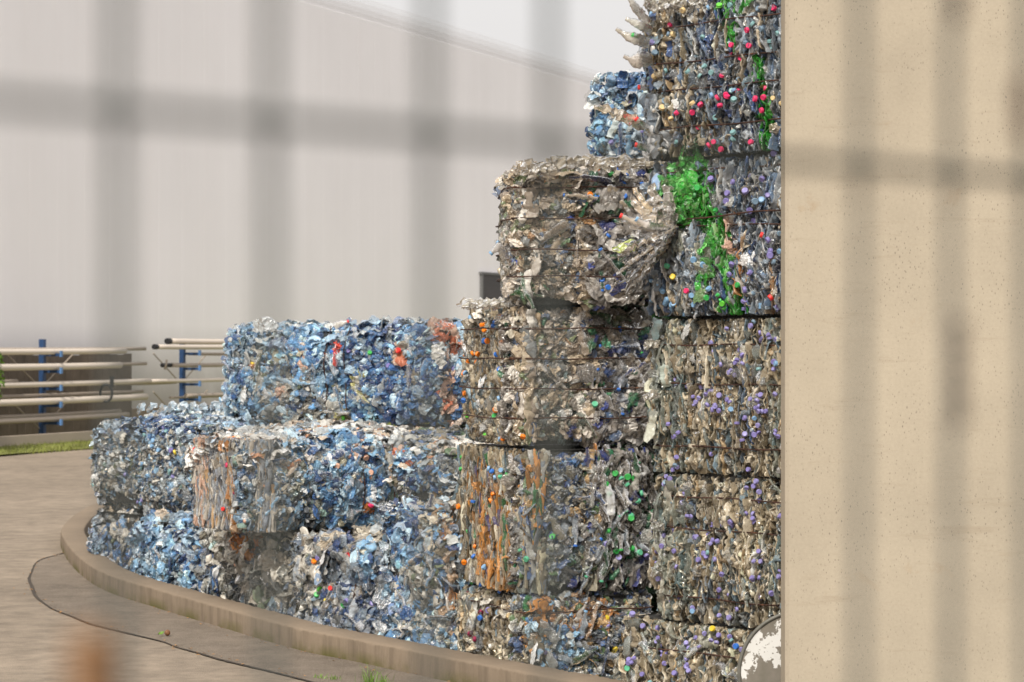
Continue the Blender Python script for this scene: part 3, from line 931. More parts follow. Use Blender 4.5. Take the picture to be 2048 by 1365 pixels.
# yard floor inside the kerb, lower than the road
V = []; F = []
for i, (x, y) in enumerate(ev):
    for q in (0, .05, .2, 1): V.append((x + (260 - x) * q, y, YZ))
for i in range(len(ev) - 1):
    for j in range(3): F.append((i * 4 + j, i * 4 + j + 1, (i + 1) * 4 + j + 1, (i + 1) * 4 + j))
tag(link('yard_ground', mesh_np('yard_ground', V, F, M_YARD)), kind='structure')

# kerb wall with rounded arris
prof = [(0.0, -.02), (0.0, KH - .018), (.006, KH - .005), (.018, KH), (KT - .018, KH), (KT - .004, KH - .008), (KT, YZ - .01)]
V = []; F = []; rgk = np.random.default_rng(5)
rr = np.repeat(kp, 1, 0)
fine = catmull(KERB, 30); tf = np.gradient(fine, axis=0); tf /= np.linalg.norm(tf, axis=1)[:, None]; nf2 = np.stack([-tf[:, 1], tf[:, 0]], -1)
for i in range(len(fine)):
    for (a_, z) in prof:
        j = rgk.normal(0, .0022)
        q = fine[i] + nf2[i] * (a_ + j)
        V.append((q[0], q[1], z + (j * .8 if z > .1 else 0)))
m_ = len(prof)
for i in range(len(fine) - 1):
    for j in range(m_ - 1): F.append((i * m_ + j, (i + 1) * m_ + j, (i + 1) * m_ + j + 1, i * m_ + j + 1))
F = [f[::-1] for f in F]
kerb = link('kerb', mesh_np('kerb', V, F, M_KERB, smooth=True))
tag(kerb, kind='structure')

# concrete apron outside the kerb, 4 mm above the asphalt, and the dirty joint round it
AP = [P(px, py, 10153 / (py - 690.0))[:2] for px, py in [(150, 1098), (128, 1108), (79, 1122), (62, 1150), (63, 1179), (89, 1209), (137, 1233), (205, 1256), (308, 1281), (362, 1298), (444, 1322), (615, 1363), (760, 1400), (900, 1440)]]
ap = catmull(AP, 8)
V = []; F = []
for i, q in enumerate(ap):
    k = np.argmin(np.hypot(kp[:, 0] - q[0], kp[:, 1] - q[1])); kq = kp[k] + nin[k] * .04
    # nearest point on the fine kerb line
    k = np.argmin(np.hypot(fine[:, 0] - q[0], fine[:, 1] - q[1])); kq = fine[k] + nf2[k] * .04
    for t in (0, .5, 1): z = q * (1 - t) + kq * t; V.append((z[0], z[1], .004))
for i in range(len(ap) - 1):
    for j in range(2): F.append((i * 3 + j, i * 3 + j + 1, (i + 1) * 3 + j + 1, (i + 1) * 3 + j))
tag(link('pavement', mesh_np('pavement', V, F, M_APRON)), kind='structure')
apf = catmull(AP, 40); ta = np.gradient(apf, axis=0); ta /= np.linalg.norm(ta, axis=1)[:, None] + 1e-9; na = np.stack([-ta[:, 1], ta[:, 0]], -1)
V = []; F = []
for i, q in enumerate(apf):
    wv = .009 + .004 * math.sin(i * .05) + rgk.uniform(0, .004); off = .010 * math.sin(i * .11) * math.sin(i * .031) + rgk.normal(0, .0015)
    for sgn in (-1, 1): z = q + na[i] * (off + sgn * wv); V.append((z[0], z[1], .008))
for i in range(len(apf) - 1): F.append((i * 2, i * 2 + 1, (i + 1) * 2 + 1, (i + 1) * 2))
tag(link('pavement_joint', mesh_np('pavement_joint', V, F, M_JOINT)), kind='structure')

# far wall of the hall
Wd = np.array([.3703, .9289]); Wn = np.array([.9289, -.3703]); W0 = np.array([-11.3, 53.4])
WH = 11.55


def wallpt(px, off=0.0):
    """point on the line offset by off in front of the wall that is seen at column px"""
    b = W0 + Wn * off; k = (px - CX) / FPX
    t = (k * b[1] - b[0]) / (Wd[0] - k * Wd[1])
    return b + Wd * t, t


hall = empty('hall_building', (W0[0], W0[1], 0), 'long pale grey hall clad in smooth vertical panels beyond the yard', 'building')
V = []; F = []
t = -46.0; kk = 0
while t < 120:
    t1 = t + 1.15
    for (ta_, off, z) in ((t, 0, .55), (t + .01, .004, .55), (t1 - .01, .004, .55), (t1, 0, .55)):
        for zz in (.55, WH):
            q = Wd * ta_ + Wn * (off + .0)
            V.append((q[0], q[1], zz))
    b = kk * 8
    for j in range(3): F.append((b + j * 2, b + j * 2 + 2, b + j * 2 + 3, b + j * 2 + 1))
    t = t1; kk += 1
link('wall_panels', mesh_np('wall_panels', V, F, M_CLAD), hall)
mb = MB()
for (c_, L, off, zz, hh, dd) in ((37, 166, .05, .27, .56, .10),):
    q = Wd * c_ + Wn * 0
    mb.box((q[0], q[1], zz), (L, dd, hh), (*Wd, 0), (*Wn, 0))
mb.build('plinth', m_simple('brown_plinth', (.19, .145, .105), .9, .35, 1.2), hall)  # darker brown strip along the foot of the wall
mb = MB(); q = Wd * 37 - Wn * .03; mb.box((q[0], q[1], WH + .03), (166, .05, .10), (*Wd, 0), (*Wn, 0)); mb.build('roof_edge', m_simple('roof_flashing', (.88, .86, .865), .8, .02, bumps=0), hall)
mb = MB(); 
for bi, al in enumerate((.78, .55, .32, .14)):  # made-up see-through bands above the roof, softening its edge against the sky
    mt, ntt, bst, outt = mat_base('roof_fade_sheet'); bst.inputs['Base Color'].default_value = (.88, .86, .87, 1); bst.inputs['Alpha'].default_value = al; bst.inputs['Roughness'].default_value = .7
    mb = MB(); qq = Wd * 37 - Wn * .03; mb.box((qq[0], qq[1], WH + .08 + .16 * (bi + .5)), (166, .01, .16), (*Wd, 0), (*Wn, 0)); mb.build('roof_fade', mt, hall)
mb = MB(); q = Wd * 37 - Wn * 10.8; mb.box((q[0], q[1], WH - .3), (165.6, 19.2, .3), (*Wd, 0), (*Wn, 0)); mb.build('roof', m_simple('roof_sheet', (.4, .4, .4), .6), hall)
q1, t1 = wallpt(962, .03); q2, t2 = wallpt(1018, .03)
o_ = MB(); qc = (q1 + q2) / 2 - W0; L = float(np.linalg.norm(q2 - q1)); ztop = CAMH + (690 - 549) / FPX * q1[1]
wo_ = o_.box((qc[0], qc[1], ztop / 2 + 1.1), (L, .06, ztop - 2.2), (*Wd, 0), (*Wn, 0)); dk = o_.build('window', M_DARK, hall)
mb = MB()
for dz in (ztop + .04, 2.16): mb.box((qc[0], qc[1], dz), (L + .2, .14, .08), (*Wd, 0), (*Wn, 0))
for e_ in (q1, q2): mb.box((e_[0] - W0[0], e_[1] - W0[1], ztop / 2 + 1.1), (.10, .14, ztop - 2.2), (*Wd, 0), (*Wn, 0))
mb.build('window_frame', m_simple('frame_grey', (.12, .12, .12), .5), dk)

# grass strip in front of the wall
V = []; F = []
for i, tt in enumerate(np.linspace(-46, 70, 60)):
    for off in (.06, 1.8, 3.2, 4.5 + .12 * math.sin(i * 1.7)):
        q = W0 + Wd * tt + Wn * off; V.append((q[0], q[1], .012 + .03 * math.sin(off * 1.5 + i)**2))
for i in range(59):
    for j in range(3): F.append((i * 4 + j, i * 4 + j + 1, (i + 1) * 4 + j + 1, (i + 1) * 4 + j))
M_TURF = m_simple('turf', (.16, .165, .035), .9, .45, 1.4)
g = link('verge_ground', mesh_np('verge_ground', V, F, M_TURF, smooth=True)); tag(g, kind='structure')


def blades(n, posf, hgt, wid, rg):
    p = posf(n); an = rg.uniform(0, 6.28, n); h = rg.uniform(*hgt, n); w2 = rg.uniform(*wid, n)
    lean = rg.normal(0, .35, (n, 2)) * h[:, None]
    dx, dy = np.cos(an) * w2, np.sin(an) * w2
    z0 = np.full(n, 0.0)
    V = np.zeros((n, 6, 3))
    for k, (t, ww) in enumerate(((0, 1), (.55, .7), (1, .08))):
        cxy = p + lean * (t ** 1.7)
        for s_, sg in enumerate((-1, 1)):
            V[:, k * 2 + s_, 0] = cxy[:, 0] + sg * dx * ww; V[:, k * 2 + s_, 1] = cxy[:, 1] + sg * dy * ww; V[:, k * 2 + s_, 2] = z0 + h * t * (1 - .15 * t)
    F = np.array([(0, 1, 3, 2), (2, 3, 5, 4)])[None] + (np.arange(n) * 6)[:, None, None]
    return V.reshape(-1, 3), F.reshape(-1, 4)


rg = np.random.default_rng(3)


def pf(n):
    tt = rg.uniform(-12, 24, n); off = rg.uniform(.5, 4.55, n)
    return W0[None] + Wd[None] * tt[:, None] + Wn[None] * off[:, None]


V, F = blades(26000, pf, (.04, .13), (.006, .012), rg)
g = link('verge_grass', mesh_np('verge_grass', V, F, M_GRASS)); tag(g, 'short yellow green grass growing along the foot of the hall', 'grass', kind='stuff')

# pipe rack in front of the hall
RO = 1.6
rack = None
LV = [1.93, 1.57, 1.20, .84, .46]
for px in (-215, 85, 365, 590):
    q, tq = wallpt(px, RO)
    lab = {-215: 'blue cantilever rack post out beyond the picture edge', 85: 'blue rack post with five arms holding the long pipes, over the grass', 365: 'blue rack post with short arms beside the upper blue bale', 590: 'blue rack post hidden behind the upper blue bale'}[px]
    if px in (-215, 590): continue
    r_ = empty('pipe_rack_post', (q[0], q[1], 0), lab, 'rack post', 'blue posts of the pipe rack')
    mb = MB(); mb.box((0, 0, 1.11), (.10, .12, 2.22), (*Wd, 0), (*Wn, 0)); mb.build('post', M_BLUE, r_)
    mb = MB(); mb.box((.25 * Wn[0], .25 * Wn[1], .05), (.12, .9, .10), (*Wd, 0), (*Wn, 0)); mb.build('foot', M_BLUE, r_)
    for z in LV:
        mb = MB(); mb.box((Wn[0] * .24, Wn[1] * .24, z - .045), (.06, .44, .06), (*Wd, 0), (*Wn, 0)); am = mb.build('arm', M_BLUE, r_)
        mb = MB(); mb.box((Wn[0] * .47, Wn[1] * .47, z - .025), (.075, .035, .13), (*Wd, 0), (*Wn, 0)); mb.build('end_stop', M_ENDB, am)
    for s_ in (-1, 1):
        for (za, zb) in ((.3, 1.0), (1.2, 1.9)):
            mb = MB(); mb.tube([(Wd[0] * .06 * s_ - Wn[0] * .04, Wd[1] * .06 * s_ - Wn[1] * .04, za), (Wd[0] * 1.3 * s_ - Wn[0] * .04, Wd[1] * 1.3 * s_ - Wn[1] * .04, zb)], .015, 6); mb.build('brace', M_PIPE2, r_)


def pipe(px0, px1, y0, off, rad, mat, label, yat=None, square=False, cap=None):
    """a pipe lying along the wall direction from column px0 to px1, at height y0 seen at column px0"""
    a_, _ = wallpt(px0, RO + off); b_, _ = wallpt(px1, RO + off)
    ya = y0 if yat is None else y0
    ref, _ = wallpt(yat if yat is not None else px0, RO + off)
    z = CAMH - (y0 - HY) / FPX * ref[1]
    L = b_ - a_
    sag = [-.004, -.012, -.012, -.004]
    rad *= 1.3
    r_ = empty('metal_pipe', (a_[0], a_[1], z), label, 'pipe', 'pipes and rails lying on the rack')
    mb = MB()
    if square: mb.box((L[0] / 2, L[1] / 2, 0), (float(np.linalg.norm(L)), rad * 1.6, rad * 2), (*Wd, 0), (*Wn, 0))
    else: mb.tube([(L[0] * t, L[1] * t, -.012 * math.sin(t * 3.14)) for t in np.linspace(0, 1, 12)], rad, 12)
    mb.build('pipe_body', mat, r_, not square)
    if cap:
        mb = MB(); mb.tube([(-Wd[0] * .05, -Wd[1] * .05, 0), (Wd[0] * .10, Wd[1] * .10, 0)], rad * 1.12, 12); mb.build('end_cap', M_BLACK, r_, True)


for a_ in [(-160, 250, 703, .30, .048, M_PIPE, 'pale round pipe on the top arm of the left rack post', 88),
           (-160, 290, 698, .14, .032, M_PIPE2, 'thin pipe behind the pale one on the top arms', 200),
           (-160, 240, 733, .33, .055, M_PIPE, 'thick pale pipe on the second arm above the grass', 88),
           (-120, 292, 728, .12, .030, M_PIPE2, 'thin pipe behind the thick one on the second arm', 250),
           (-160, 300, 768, .33, .045, M_PIPE, 'pale pipe on the third arm passing the hanging black strap', 88),
           (-200, 34, 763, .15, .030, M_PIPE2, 'short brown pipe ending left of the blue post on the third arm', 20),
           (-160, 285, 790, .12, .030, M_PIPE2, 'thin brown pipe at the back of the fourth arm', 88),
           (-160, 292, 802, .36, .055, M_PIPE, 'thick pale pipe at the front of the fourth arm', 88),
           (-160, 240, 830, .10, .035, M_PIPE2, 'thin dull pipe at the back of the lowest arm', 88),
           (-160, 255, 838, .34, .045, M_PIPE2, 'dull pipe at the front of the lowest arm', 88)]:
    pipe(*a_[:7], yat=a_[7])
for a_ in [(336, 520, 683, .16, .050, M_PIPE, 'white pipe with black end, topmost beside the upper blue bale', 400, True),
           (310, 520, 694, .36, .042, M_PIPE, 'white pipe with black end, second from the top beside the blue bale', 340, True),
           (378, 520, 708, .10, .028, M_PIPE2, 'thin pipe under the two white pipes with black ends', 420, False),
           (345, 520, 730, .30, .038, M_PIPE2, 'dull pipe with a coupling, beside the upper blue bale', 400, False),
           (297, 520, 760, .30, .036, M_PIPE, 'pale pipe on the third arm level beside the blue bale', 400, False),
           (230, 352, 765, .12, .030, M_PIPE2, 'brown pipe bridging the gap between both rack posts', 330, False),
           (372, 520, 790, .30, .040, M_PIPE2, 'dull pipe low on the rack beside the upper blue bale', 420, False),
           (340, 520, 794, .10, .022, M_PIPE2, 'thinnest pipe low on the rack crossing the blue post', 380, False)]:
    pipe(*a_[:7], yat=a_[7], cap=a_[8])
# coupling on the dull pipe
q, _ = wallpt(332, RO + .3); zc = CAMH - (731 - HY) / FPX * q[1]
cp = empty('pipe_coupling', (q[0], q[1], zc), 'small branched pipe fitting sticking up before the gap in the rack', 'pipe fitting')
mb = MB(); mb.tube([(-.03, 0, -.10), (.0, 0, .0), (.02, 0, .13)], .025, 8); mb.build('branch', M_PIPE2, cp, True)
mb = MB(); mb.tube([(-.1, 0, .0), (Wd[0] * .6, Wd[1] * .6, .0)], .05, 8); mb.build('socket', M_BLACK, cp, True)
# row of dark brown upright strips before the hall wall, behind the left bay
a_, _ = wallpt(-260, .55); b_, _ = wallpt(262, .55); L = b_ - a_; nL = float(np.linalg.norm(L)); mb = MB(); nb = int(nL / .32); rgb = np.random.default_rng(4)
for i in range(nb):
    t = (i + .5) / nb; h = 1.86 + rgb.uniform(-.04, .04)
    mb.box((L[0] * t, L[1] * t, h / 2 + .03), (nL / nb - .012, .035 + .01 * (i % 2), h), (*Wd, 0), (*Wn, 0))
o = mb.build('brown_backing', M_BROWN, None, loc=(a_[0], a_[1], 0)); tag(o, 'low dark brown backing behind the left bay of pipes', 'boarding')
# kerb log at foot of rack
a_, _ = wallpt(-200, RO + .8); b_, _ = wallpt(330, RO + .8); L = b_ - a_
mb = MB(); mb.box((L[0] / 2, L[1] / 2, .13), (float(np.linalg.norm(L)), .2, .2), (*Wd, 0), (*Wn, 0))
o = mb.build('base_beam', M_PIPE2, None, loc=(a_[0], a_[1], 0)); tag(o, 'long pale beam lying on the grass under the pipe rack', 'beam')
# black strap with hook
q, _ = wallpt(224, RO + .55); zq = CAMH - (757 - HY) / FPX * q[1]
st_ = empty('hanging_strap', (q[0], q[1], zq), 'black strap with a loop hanging from the pipes of the rack', 'strap')
mb = MB(); mb.box((0, 0, -.08), (.09, .05, .24), (*Wd, 0), (*Wn, 0)); mb.build('webbing', M_BLACK, st_)
mb = MB(); mb.tube([(-.12 + .13 * math.cos(t), -.02, -.33 + .19 * math.sin(t)) for t in np.linspace(0, 6.28, 20)], .028, 8, False); mb.build('loop', M_BLACK, st_, True)

# tall concrete wall slab near the camera, on the right
wx0, wz0, wz1 = 1.425, 12.6, 12.82
mb = MB()
V = []; F = []
xs = [wx0 + .0, wx0 + .02] + list(np.linspace(wx0 + .2, 6.5, 14)); zs = np.linspace(-.4, 7.0, 24)
n1 = len(xs)
for z in zs:
    for i, x in enumerate(xs): V.append((x, wz0 + (.02 if i == 0 else 0), z))
for j in range(len(zs) - 1):
    for i in range(n1 - 1): F.append((j * n1 + i, j * n1 + i + 1, (j + 1) * n1 + i + 1, (j + 1) * n1 + i))
b = len(V)
for z in zs:
    for (x, y) in ((wx0, wz0 + .02), (wx0, wz1 - .008), (wx0 + .008, wz1), (6.5, wz1)): V.append((x, y, z))
for j in range(len(zs) - 1):
    for i in range(3): F.append((b + j * 4 + i + 1, b + j * 4 + i, b + (j + 1) * 4 + i, b + (j + 1) * 4 + i + 1))
V = np.array(V); V[:, 0] -= wx0; V[:, 1] -= wz0
o = link('concrete_wall', mesh_np('concrete_wall', V, F, M_PIL), None, (wx0, wz0, 0))
tag(o, 'tall smooth beige concrete wall slab with small pores, cutting off the bales', 'concrete wall')

# round peeling sign
sg = empty('round_sign', (1.566, 13.10, -.02), 'round white sign with peeling paint and grey rim between bale and concrete wall', 'sign', rz=R(-8))
sg.rotation_euler[0] = R(-3)
mb = MB(); n = 64; Rr = .335
vs = [(Rr * math.cos(2 * math.pi * k / n), 0, Rr * math.sin(2 * math.pi * k / n)) for k in range(n)]
vb = [(x, .004, z) for x, _, z in vs]
mb.add(vs + vb, [tuple(range(n)), tuple(range(n, 2 * n))[::-1]] + [(k, k + n, (k + 1) % n + n, (k + 1) % n) for k in range(n)])
fc = mb.build('sign_face', M_SIGN, sg, loc=(0, 0, .335))
mb = MB(); mb.tube([(Rr * math.cos(2 * math.pi * k / n), 0, Rr * math.sin(2 * math.pi * k / n)) for k in range(n + 1)], .0105, 8, False)
mb.build('rim', M_RIM, sg, True, loc=(0, 0, .335))

# ================================================================== BALES
ANG_R = math.degrees(math.atan2(-.715, .699))
RW = 1.15
p0 = np.array([.828, 14.0])
rdir = np.array([.699, -.715])
LIL = {'lilac': 8, 'lilac2': 4, 'grey': .35, 'teal': .3, 'sky': .3}


def zat(py, px=1310):
    Z = xz_depth_R(px); return CAMH - (py - HY) / FPX * Z


def xz_depth_R(px):
    k = (px - CX) / FPX; t = (k * p0[1] - p0[0]) / (rdir[0] - k * rdir[1]); return p0[1] + rdir[1] * t


def rbale(x_left, y_top, y_bot, seed, label, pal, wires_y, **kw):
    Z = xz_depth_R(x_left); q = ((x_left - CX) / FPX * Z, Z)
    L = float(np.hypot(1.66 - q[0], 0)) / .699
    z1 = CAMH - (y_top - HY) / FPX * Z; z0 = CAMH - (y_bot - HY) / FPX * Z
    wz = [CAMH - (y - HY) / FPX * Z for y in wires_y]
    kw.setdefault('rnd', .07); kw['bulge'] = .08
    return Bale(q, ANG_R, L, .95, z0 + .001, z1 - .001, seed, label, pal, wires=wz, **kw), wz


dz = 1.0
# --- right column, top bale
b, wz = rbale(1292, 2, 322, 101, 'bale with pink caps, topmost of the right stack, crushed bottles poking out', 'bluegrey', (62, 134, 189, 263), bulge=.03,
              zones=[(1330, 10, 1380, 300, 45, .6, 'beige'), (1290, 20, 1330, 280, 22, .55, 'beige'), (1440, 0, 1452, 65, 10, .95, 'green'), (1440, 0, 1490, 4, 8, .9, 'green'), (1512, 120, 1520, 165, 8, .9, 'green'),
                     (1490, 160, 1530, 215, 11, .85, 'green'), (1522, 215, 1530, 300, 13, .9, 'green'), (1370, 300, 1562, 322, 16, .75, 'dgreen'), (1400, 60, 1440, 230, 16, .5, 'navy'),
                     (1465, 100, 1490, 180, 14, .4, 'beige')])
b.ribbons('front', 1500, L=(.10, .22), th=(.004, .010), lean=.2); b.ribbons('front', 260, lean=.4, L=(.07, .13), th=(.010, .020)); b.sheets('front', 150, size=(.03, .075), tilt=.6); b.rings('front', 16)
b.ribbons('left', 250); b.sheets('top', 260, 'topbeige', size=(.05, .12), tilt=.35)
pk = [(1471, 92, 'pink'), (1504, 93, 'pink'), (1461, 110, 'pink'), (1481, 117, 'pink'), (1452, 154, 'pink'), (1446, 170, 'pink'), (1477, 183, 'pink'), (1462, 190, 'pink'), (1466, 197, 'pink'), (1453, 196, 'pink'), (1459, 211, 'pink'),
      (1536, 178, 'pink'), (1541, 196, 'pink'), (1527, 200, 'pink'), (1400, 226, 'pink'), (1369, 229, 'pink'), (1396, 255, 'pink'), (1508, 286, 'pink'), (1425, 290, 'pink'), (1444, 299, 'pink'), (1536, 222, 'pink'), (1340, 52, 'pink'),
      (1551, 17, 'pink'), (1508, 62, 'pink'), (1419, 210, 'pink'), (1434, 285, 'pink'),
      (1377, 21, 'cream'), (1353, 69, 'cream'), (1298, 200, 'cream'), (1336, 218, 'cream'), (1406, 211, 'cream'), (1307, 114, 'cream'), (1348, 236, 'cream'), (1315, 155, 'cream'), (1318, 52, 'white'), (1320, 100, 'white'),
      (1427, 16, 'sky'), (1305, 30, 'sky'), (1471, 12, 'teal'), (1525, 20, 'grey'), (1315, 88, 'lilac2'), (1436, 192, 'sky'), (1391, 147, 'teal'), (1416, 135, 'teal'), (1438, 147, 'teal'), (1413, 155, 'teal'), (1284, 203, 'teal'),
      (1322, 187, 'teal'), (1334, 203, 'grey'), (1277, 220, 'navy'), (1485, 203, 'teal'), (1478, 278, 'teal'), (1475, 268, 'teal'), (1543, 95, 'teal'), (1552, 99, 'teal'), (1545, 86, 'teal'), (1414, 74, 'teal'), (1388, 60, 'teal'),
      (1517, 52, 'teal'), (1498, 88, 'grey'), (1321, 108, 'grey'), (1540, 60, 'grey'), (1387, 180, 'grey'), (1470, 295, 'grey'), (1545, 306, 'lilac'), (1450, 15, 'lime'), (1545, 292, 'mint'), (1436, 236, 'teal'), (1341, 70, 'grey')]
b.caps('front', 0, LIL, pxs=pk, sizes=(1.05, 1.3))
b.caps('front', 20, {'teal': 3, 'grey': 4, 'sky': 2, 'cream': 1})
b.hwires(('front', 'left'), wz)
spike_bottle([(1298, 88, 13.9), (1272, 80, 13.8), (1250, 70, 13.8), (1231, 57, 13.8)], b, 1, (.50, .46, .37, .75), .034, label='bottle without cap bent upwards out of the bale edge')
spike_bottle([(1302, 62, 13.9), (1284, 52, 13.8), (1266, 44, 13.8), (1250, 37, 13.8)], b, 2, (.52, .50, .42, .7), .03, label='short clear bottle neck poking out')
spike_bottle([(1296, 48, 13.9), (1280, 27, 13.85), (1266, 8, 13.8), (1253, -12, 13.8)], b, 3, (.52, .50, .44, .72), .03, label='long bottle neck pointing up')
spike_bottle([(1302, 118, 13.9), (1282, 122, 13.8), (1264, 120, 13.8), (1246, 112, 13.8)], b, 4, (.44, .38, .30, .65), .05, label='crumpled wide clear bottle bulging out')
spike_bottle([(1300, 80, 13.95), (1284, 76, 13.85), (1274, 73, 13.8), (1264, 71, 13.8)], b, 5, (.2, .35, .2, .7), .02, 'green')
strip([(1298, 262, 13.93), (1262, 240, 13.8), (1225, 224, 13.75), (1186, 216, 13.7)], .06, (.55, .47, .36, .92), b, 6, label='long beige torn plastic strip sticking out')
spike_bottle([(1300, 255, 13.95), (1288, 250, 13.85), (1279, 243, 13.8), (1272, 238, 13.8)], b, 7, (.55, .5, .42, .8), .02, 'red')
spike_bottle([(1300, 300, 13.95), (1288, 296, 13.85), (1279, 292, 13.8), (1271, 290, 13.8)], b, 8, (.4, .33, .25, .7), .024, 'red')
spike_bottle([(1298, 178, 13.95), (1290, 176, 13.9), (1284, 175, 13.9), (1277, 175, 13.9)], b, 9, (.4, .4, .42, .7), .02, 'red')
for i in range(14): strip([(1296 + i * 14, 20 + (i * 7) % 13, 13.9 - i * .02), (1290 + i * 16, -2, 13.85 - i * .02)], .05, (.45, .42, .35, .8), b, 60 + i, n=8)
b.finish()
# --- second from top
b, wz = rbale(1308, 322, 634, 102, 'bale with a bright green streak of bottles, second from top in the right stack', 'bluegrey', (347, 452), bulge=.05,
              zones=[(1365, 335, 1400, 420, 28, .85, 'green'), (1400, 400, 1432, 480, 26, .8, 'green'), (1345, 330, 1350, 350, 16, .8, 'green'), (1425, 470, 1440, 500, 20, .85, 'green'), (1443, 500, 1462, 600, 16, .85, 'green'),
                     (1335, 330, 1362, 350, 14, .7, 'dgreen'), (1447, 420, 1456, 490, 10, .85, 'peach'), (1460, 420, 1475, 560, 10, .55, 'palerust'), (1540, 540, 1545, 600, 12, .6, 'palerust'), (1320, 480, 1400, 520, 28, .4, 'greygreen'),
                     (1330, 570, 1345, 600, 16, .5, 'beige')])
b.ribbons('front', 1500, L=(.10, .22), th=(.004, .010), lean=.2); b.ribbons('front', 220, lean=.4, L=(.07, .13), th=(.010, .020)); b.sheets('front', 130, size=(.03, .075), tilt=.6); b.sheets('front', 40, 'green', size=(.07, .13), tilt=.4, urange=(.12, .34), vrange=(.5, .82), depth=.01)
b.ribbons('left', 250); b.rings('front', 14)
pk = [(1307, 560, 'sky'), (1300, 567, 'sky'), (1330, 577, 'sky'), (1338, 582, 'sky'), (1342, 604, 'sky'), (1302, 600, 'sky'), (1308, 612, 'sky'), (1347, 600, 'sky'), (1352, 611, 'sky'), (1337, 608, 'sky'), (1396, 592, 'sky'), (1401, 610, 'sky'),
      (1370, 628, 'sky'), (1328, 626, 'sky'), (1434, 580, 'sky'), (1406, 520, 'sky'), (1422, 530, 'sky'), (1331, 488, 'sky'), (1320, 537, 'sky'), (1345, 618, 'sky'), (1355, 608, 'sky'), (1293, 560, 'sky'), (1352, 531, 'mint'), (1359, 555, 'yellow'),
      (1411, 377, 'green'), (1406, 393, 'dgreen'), (1454, 607, 'lime'), (1428, 596, 'green'), (1473, 344, 'lilac'), (1508, 352, 'lilac'), (1482, 366, 'lilac'), (1470, 388, 'lilac'), (1507, 385, 'lilac2'), (1467, 403, 'lilac'), (1509, 421, 'lilac'), (1507, 441, 'lilac'),
      (1541, 358, 'lilac'), (1555, 504, 'lilac'), (1557, 512, 'lilac'), (1478, 528, 'lilac'), (1477, 549, 'lilac'), (1496, 604, 'lilac'), (1482, 620, 'lilac'), (1492, 618, 'lilac'), (1501, 620, 'lilac'), (1523, 612, 'sky'), (1558, 616, 'lilac'), (1541, 402, 'sky'),
      (1523, 404, 'grey'), (1434, 361, 'lilac'), (1505, 580, 'lilac'), (1518, 548, 'lilac'), (1342, 401, 'sky'), (1336, 405, 'sky'), (1552, 480, 'lilac'), (1540, 472, 'red'), (1556, 594, 'red'), (1392, 583, 'pink')]
b.caps('front', 0, LIL, pxs=pk, sizes=(1.1, 1.35)); b.caps('front', 18, {'grey': 4, 'sky': 3, 'lilac': 2}, capzones=[(1400, 330, 1440, 560, 45, 1, ['green', 'dgreen'])])
b.hwires(('front', 'left'), wz[:1]); b.hwires(('front',), wz[1:], tilt=-.028); b.hwires(('front',), [wz[1] + .02], tilt=.03)
rgs = np.random.default_rng(77)
for i in range(48):          # plastic fanning out from the point where the wire cuts in
    an = rgs.uniform(.12, 1.0); L = rgs.uniform(90, 175)
    x1, y1 = 1345 - L * math.cos(an) * rgs.uniform(.7, 1.0), 458 + L * math.sin(an)
    if x1 < 1232: x1 = 1232 + rgs.uniform(0, 20)
    y1 = min(y1, 622)
    cl = [(.40, .33, .24, .8), (.20, .23, .27, .7), (.10, .14, .22, .75), (.46, .38, .28, .85), (.30, .28, .25, .7), (.42, .28, .14, .85)][rgs.integers(6)]
    dp = rgs.uniform(13.72, 13.95)
    strip([(1350, 455, dp - .02), ((1350 + x1) / 2 + rgs.uniform(-8, 8), (455 + y1) / 2 + 4, dp - .06), (x1, y1, dp)], rgs.uniform(.015, .035), cl, b, 300 + i, n=22, thick=.008)
for i, (x1, y1, c_, w_) in enumerate([(1268, 378, (.58, .45, .30, .92), .05), (1262, 395, (.60, .50, .38, .9), .05), (1300, 370, (.45, .40, .33, .8), .07), (1240, 440, (.58, .52, .44, .9), .05), (1262, 470, (.50, .47, .43, .9), .05),
                                      (1225, 500, (.42, .50, .13, .9), .06), (1285, 420, (.50, .42, .32, .85), .06), (1335, 372, (.33, .30, .26, .7), .08)]):
    strip([(1345, 455, 13.82), ((1345 + x1) / 2 - 4, (455 + y1) / 2 + 12, 13.74), (x1, y1, 13.72)], w_, c_, b, 400 + i, n=16)
spike_bottle([(1330, 452, 13.8), (1290, 448, 13.7), (1265, 442, 13.7), (1240, 431, 13.7)], b, 20, (.55, .48, .38, .85), .03, 'red')
spike_bottle([(1335, 456, 13.8), (1300, 452, 13.65), (1285, 446, 13.65), (1272, 438, 13.65)], b, 21, (.60, .56, .50, .9), .026, 'sky')
spike_bottle([(1345, 440, 13.85), (1343, 425, 13.8), (1342, 412, 13.8), (1342, 400, 13.8)], b, 22, (.4, .4, .4, .8), .018, 'sky')
b.film('front', 60, 'green', size=(.06, .12), urange=(.10, .36), vrange=(.5, .9), depth=.0); b.film('front', 22, 'green', size=(.05, .09), urange=(.40, .52), vrange=(.08, .45), depth=.0); b.bottles('front', 6, 'bluegrey', {'sky': 3, 'lilac': 2}, lean=.3, L=(.13, .19), off=(-.03, .0))
b.finish()
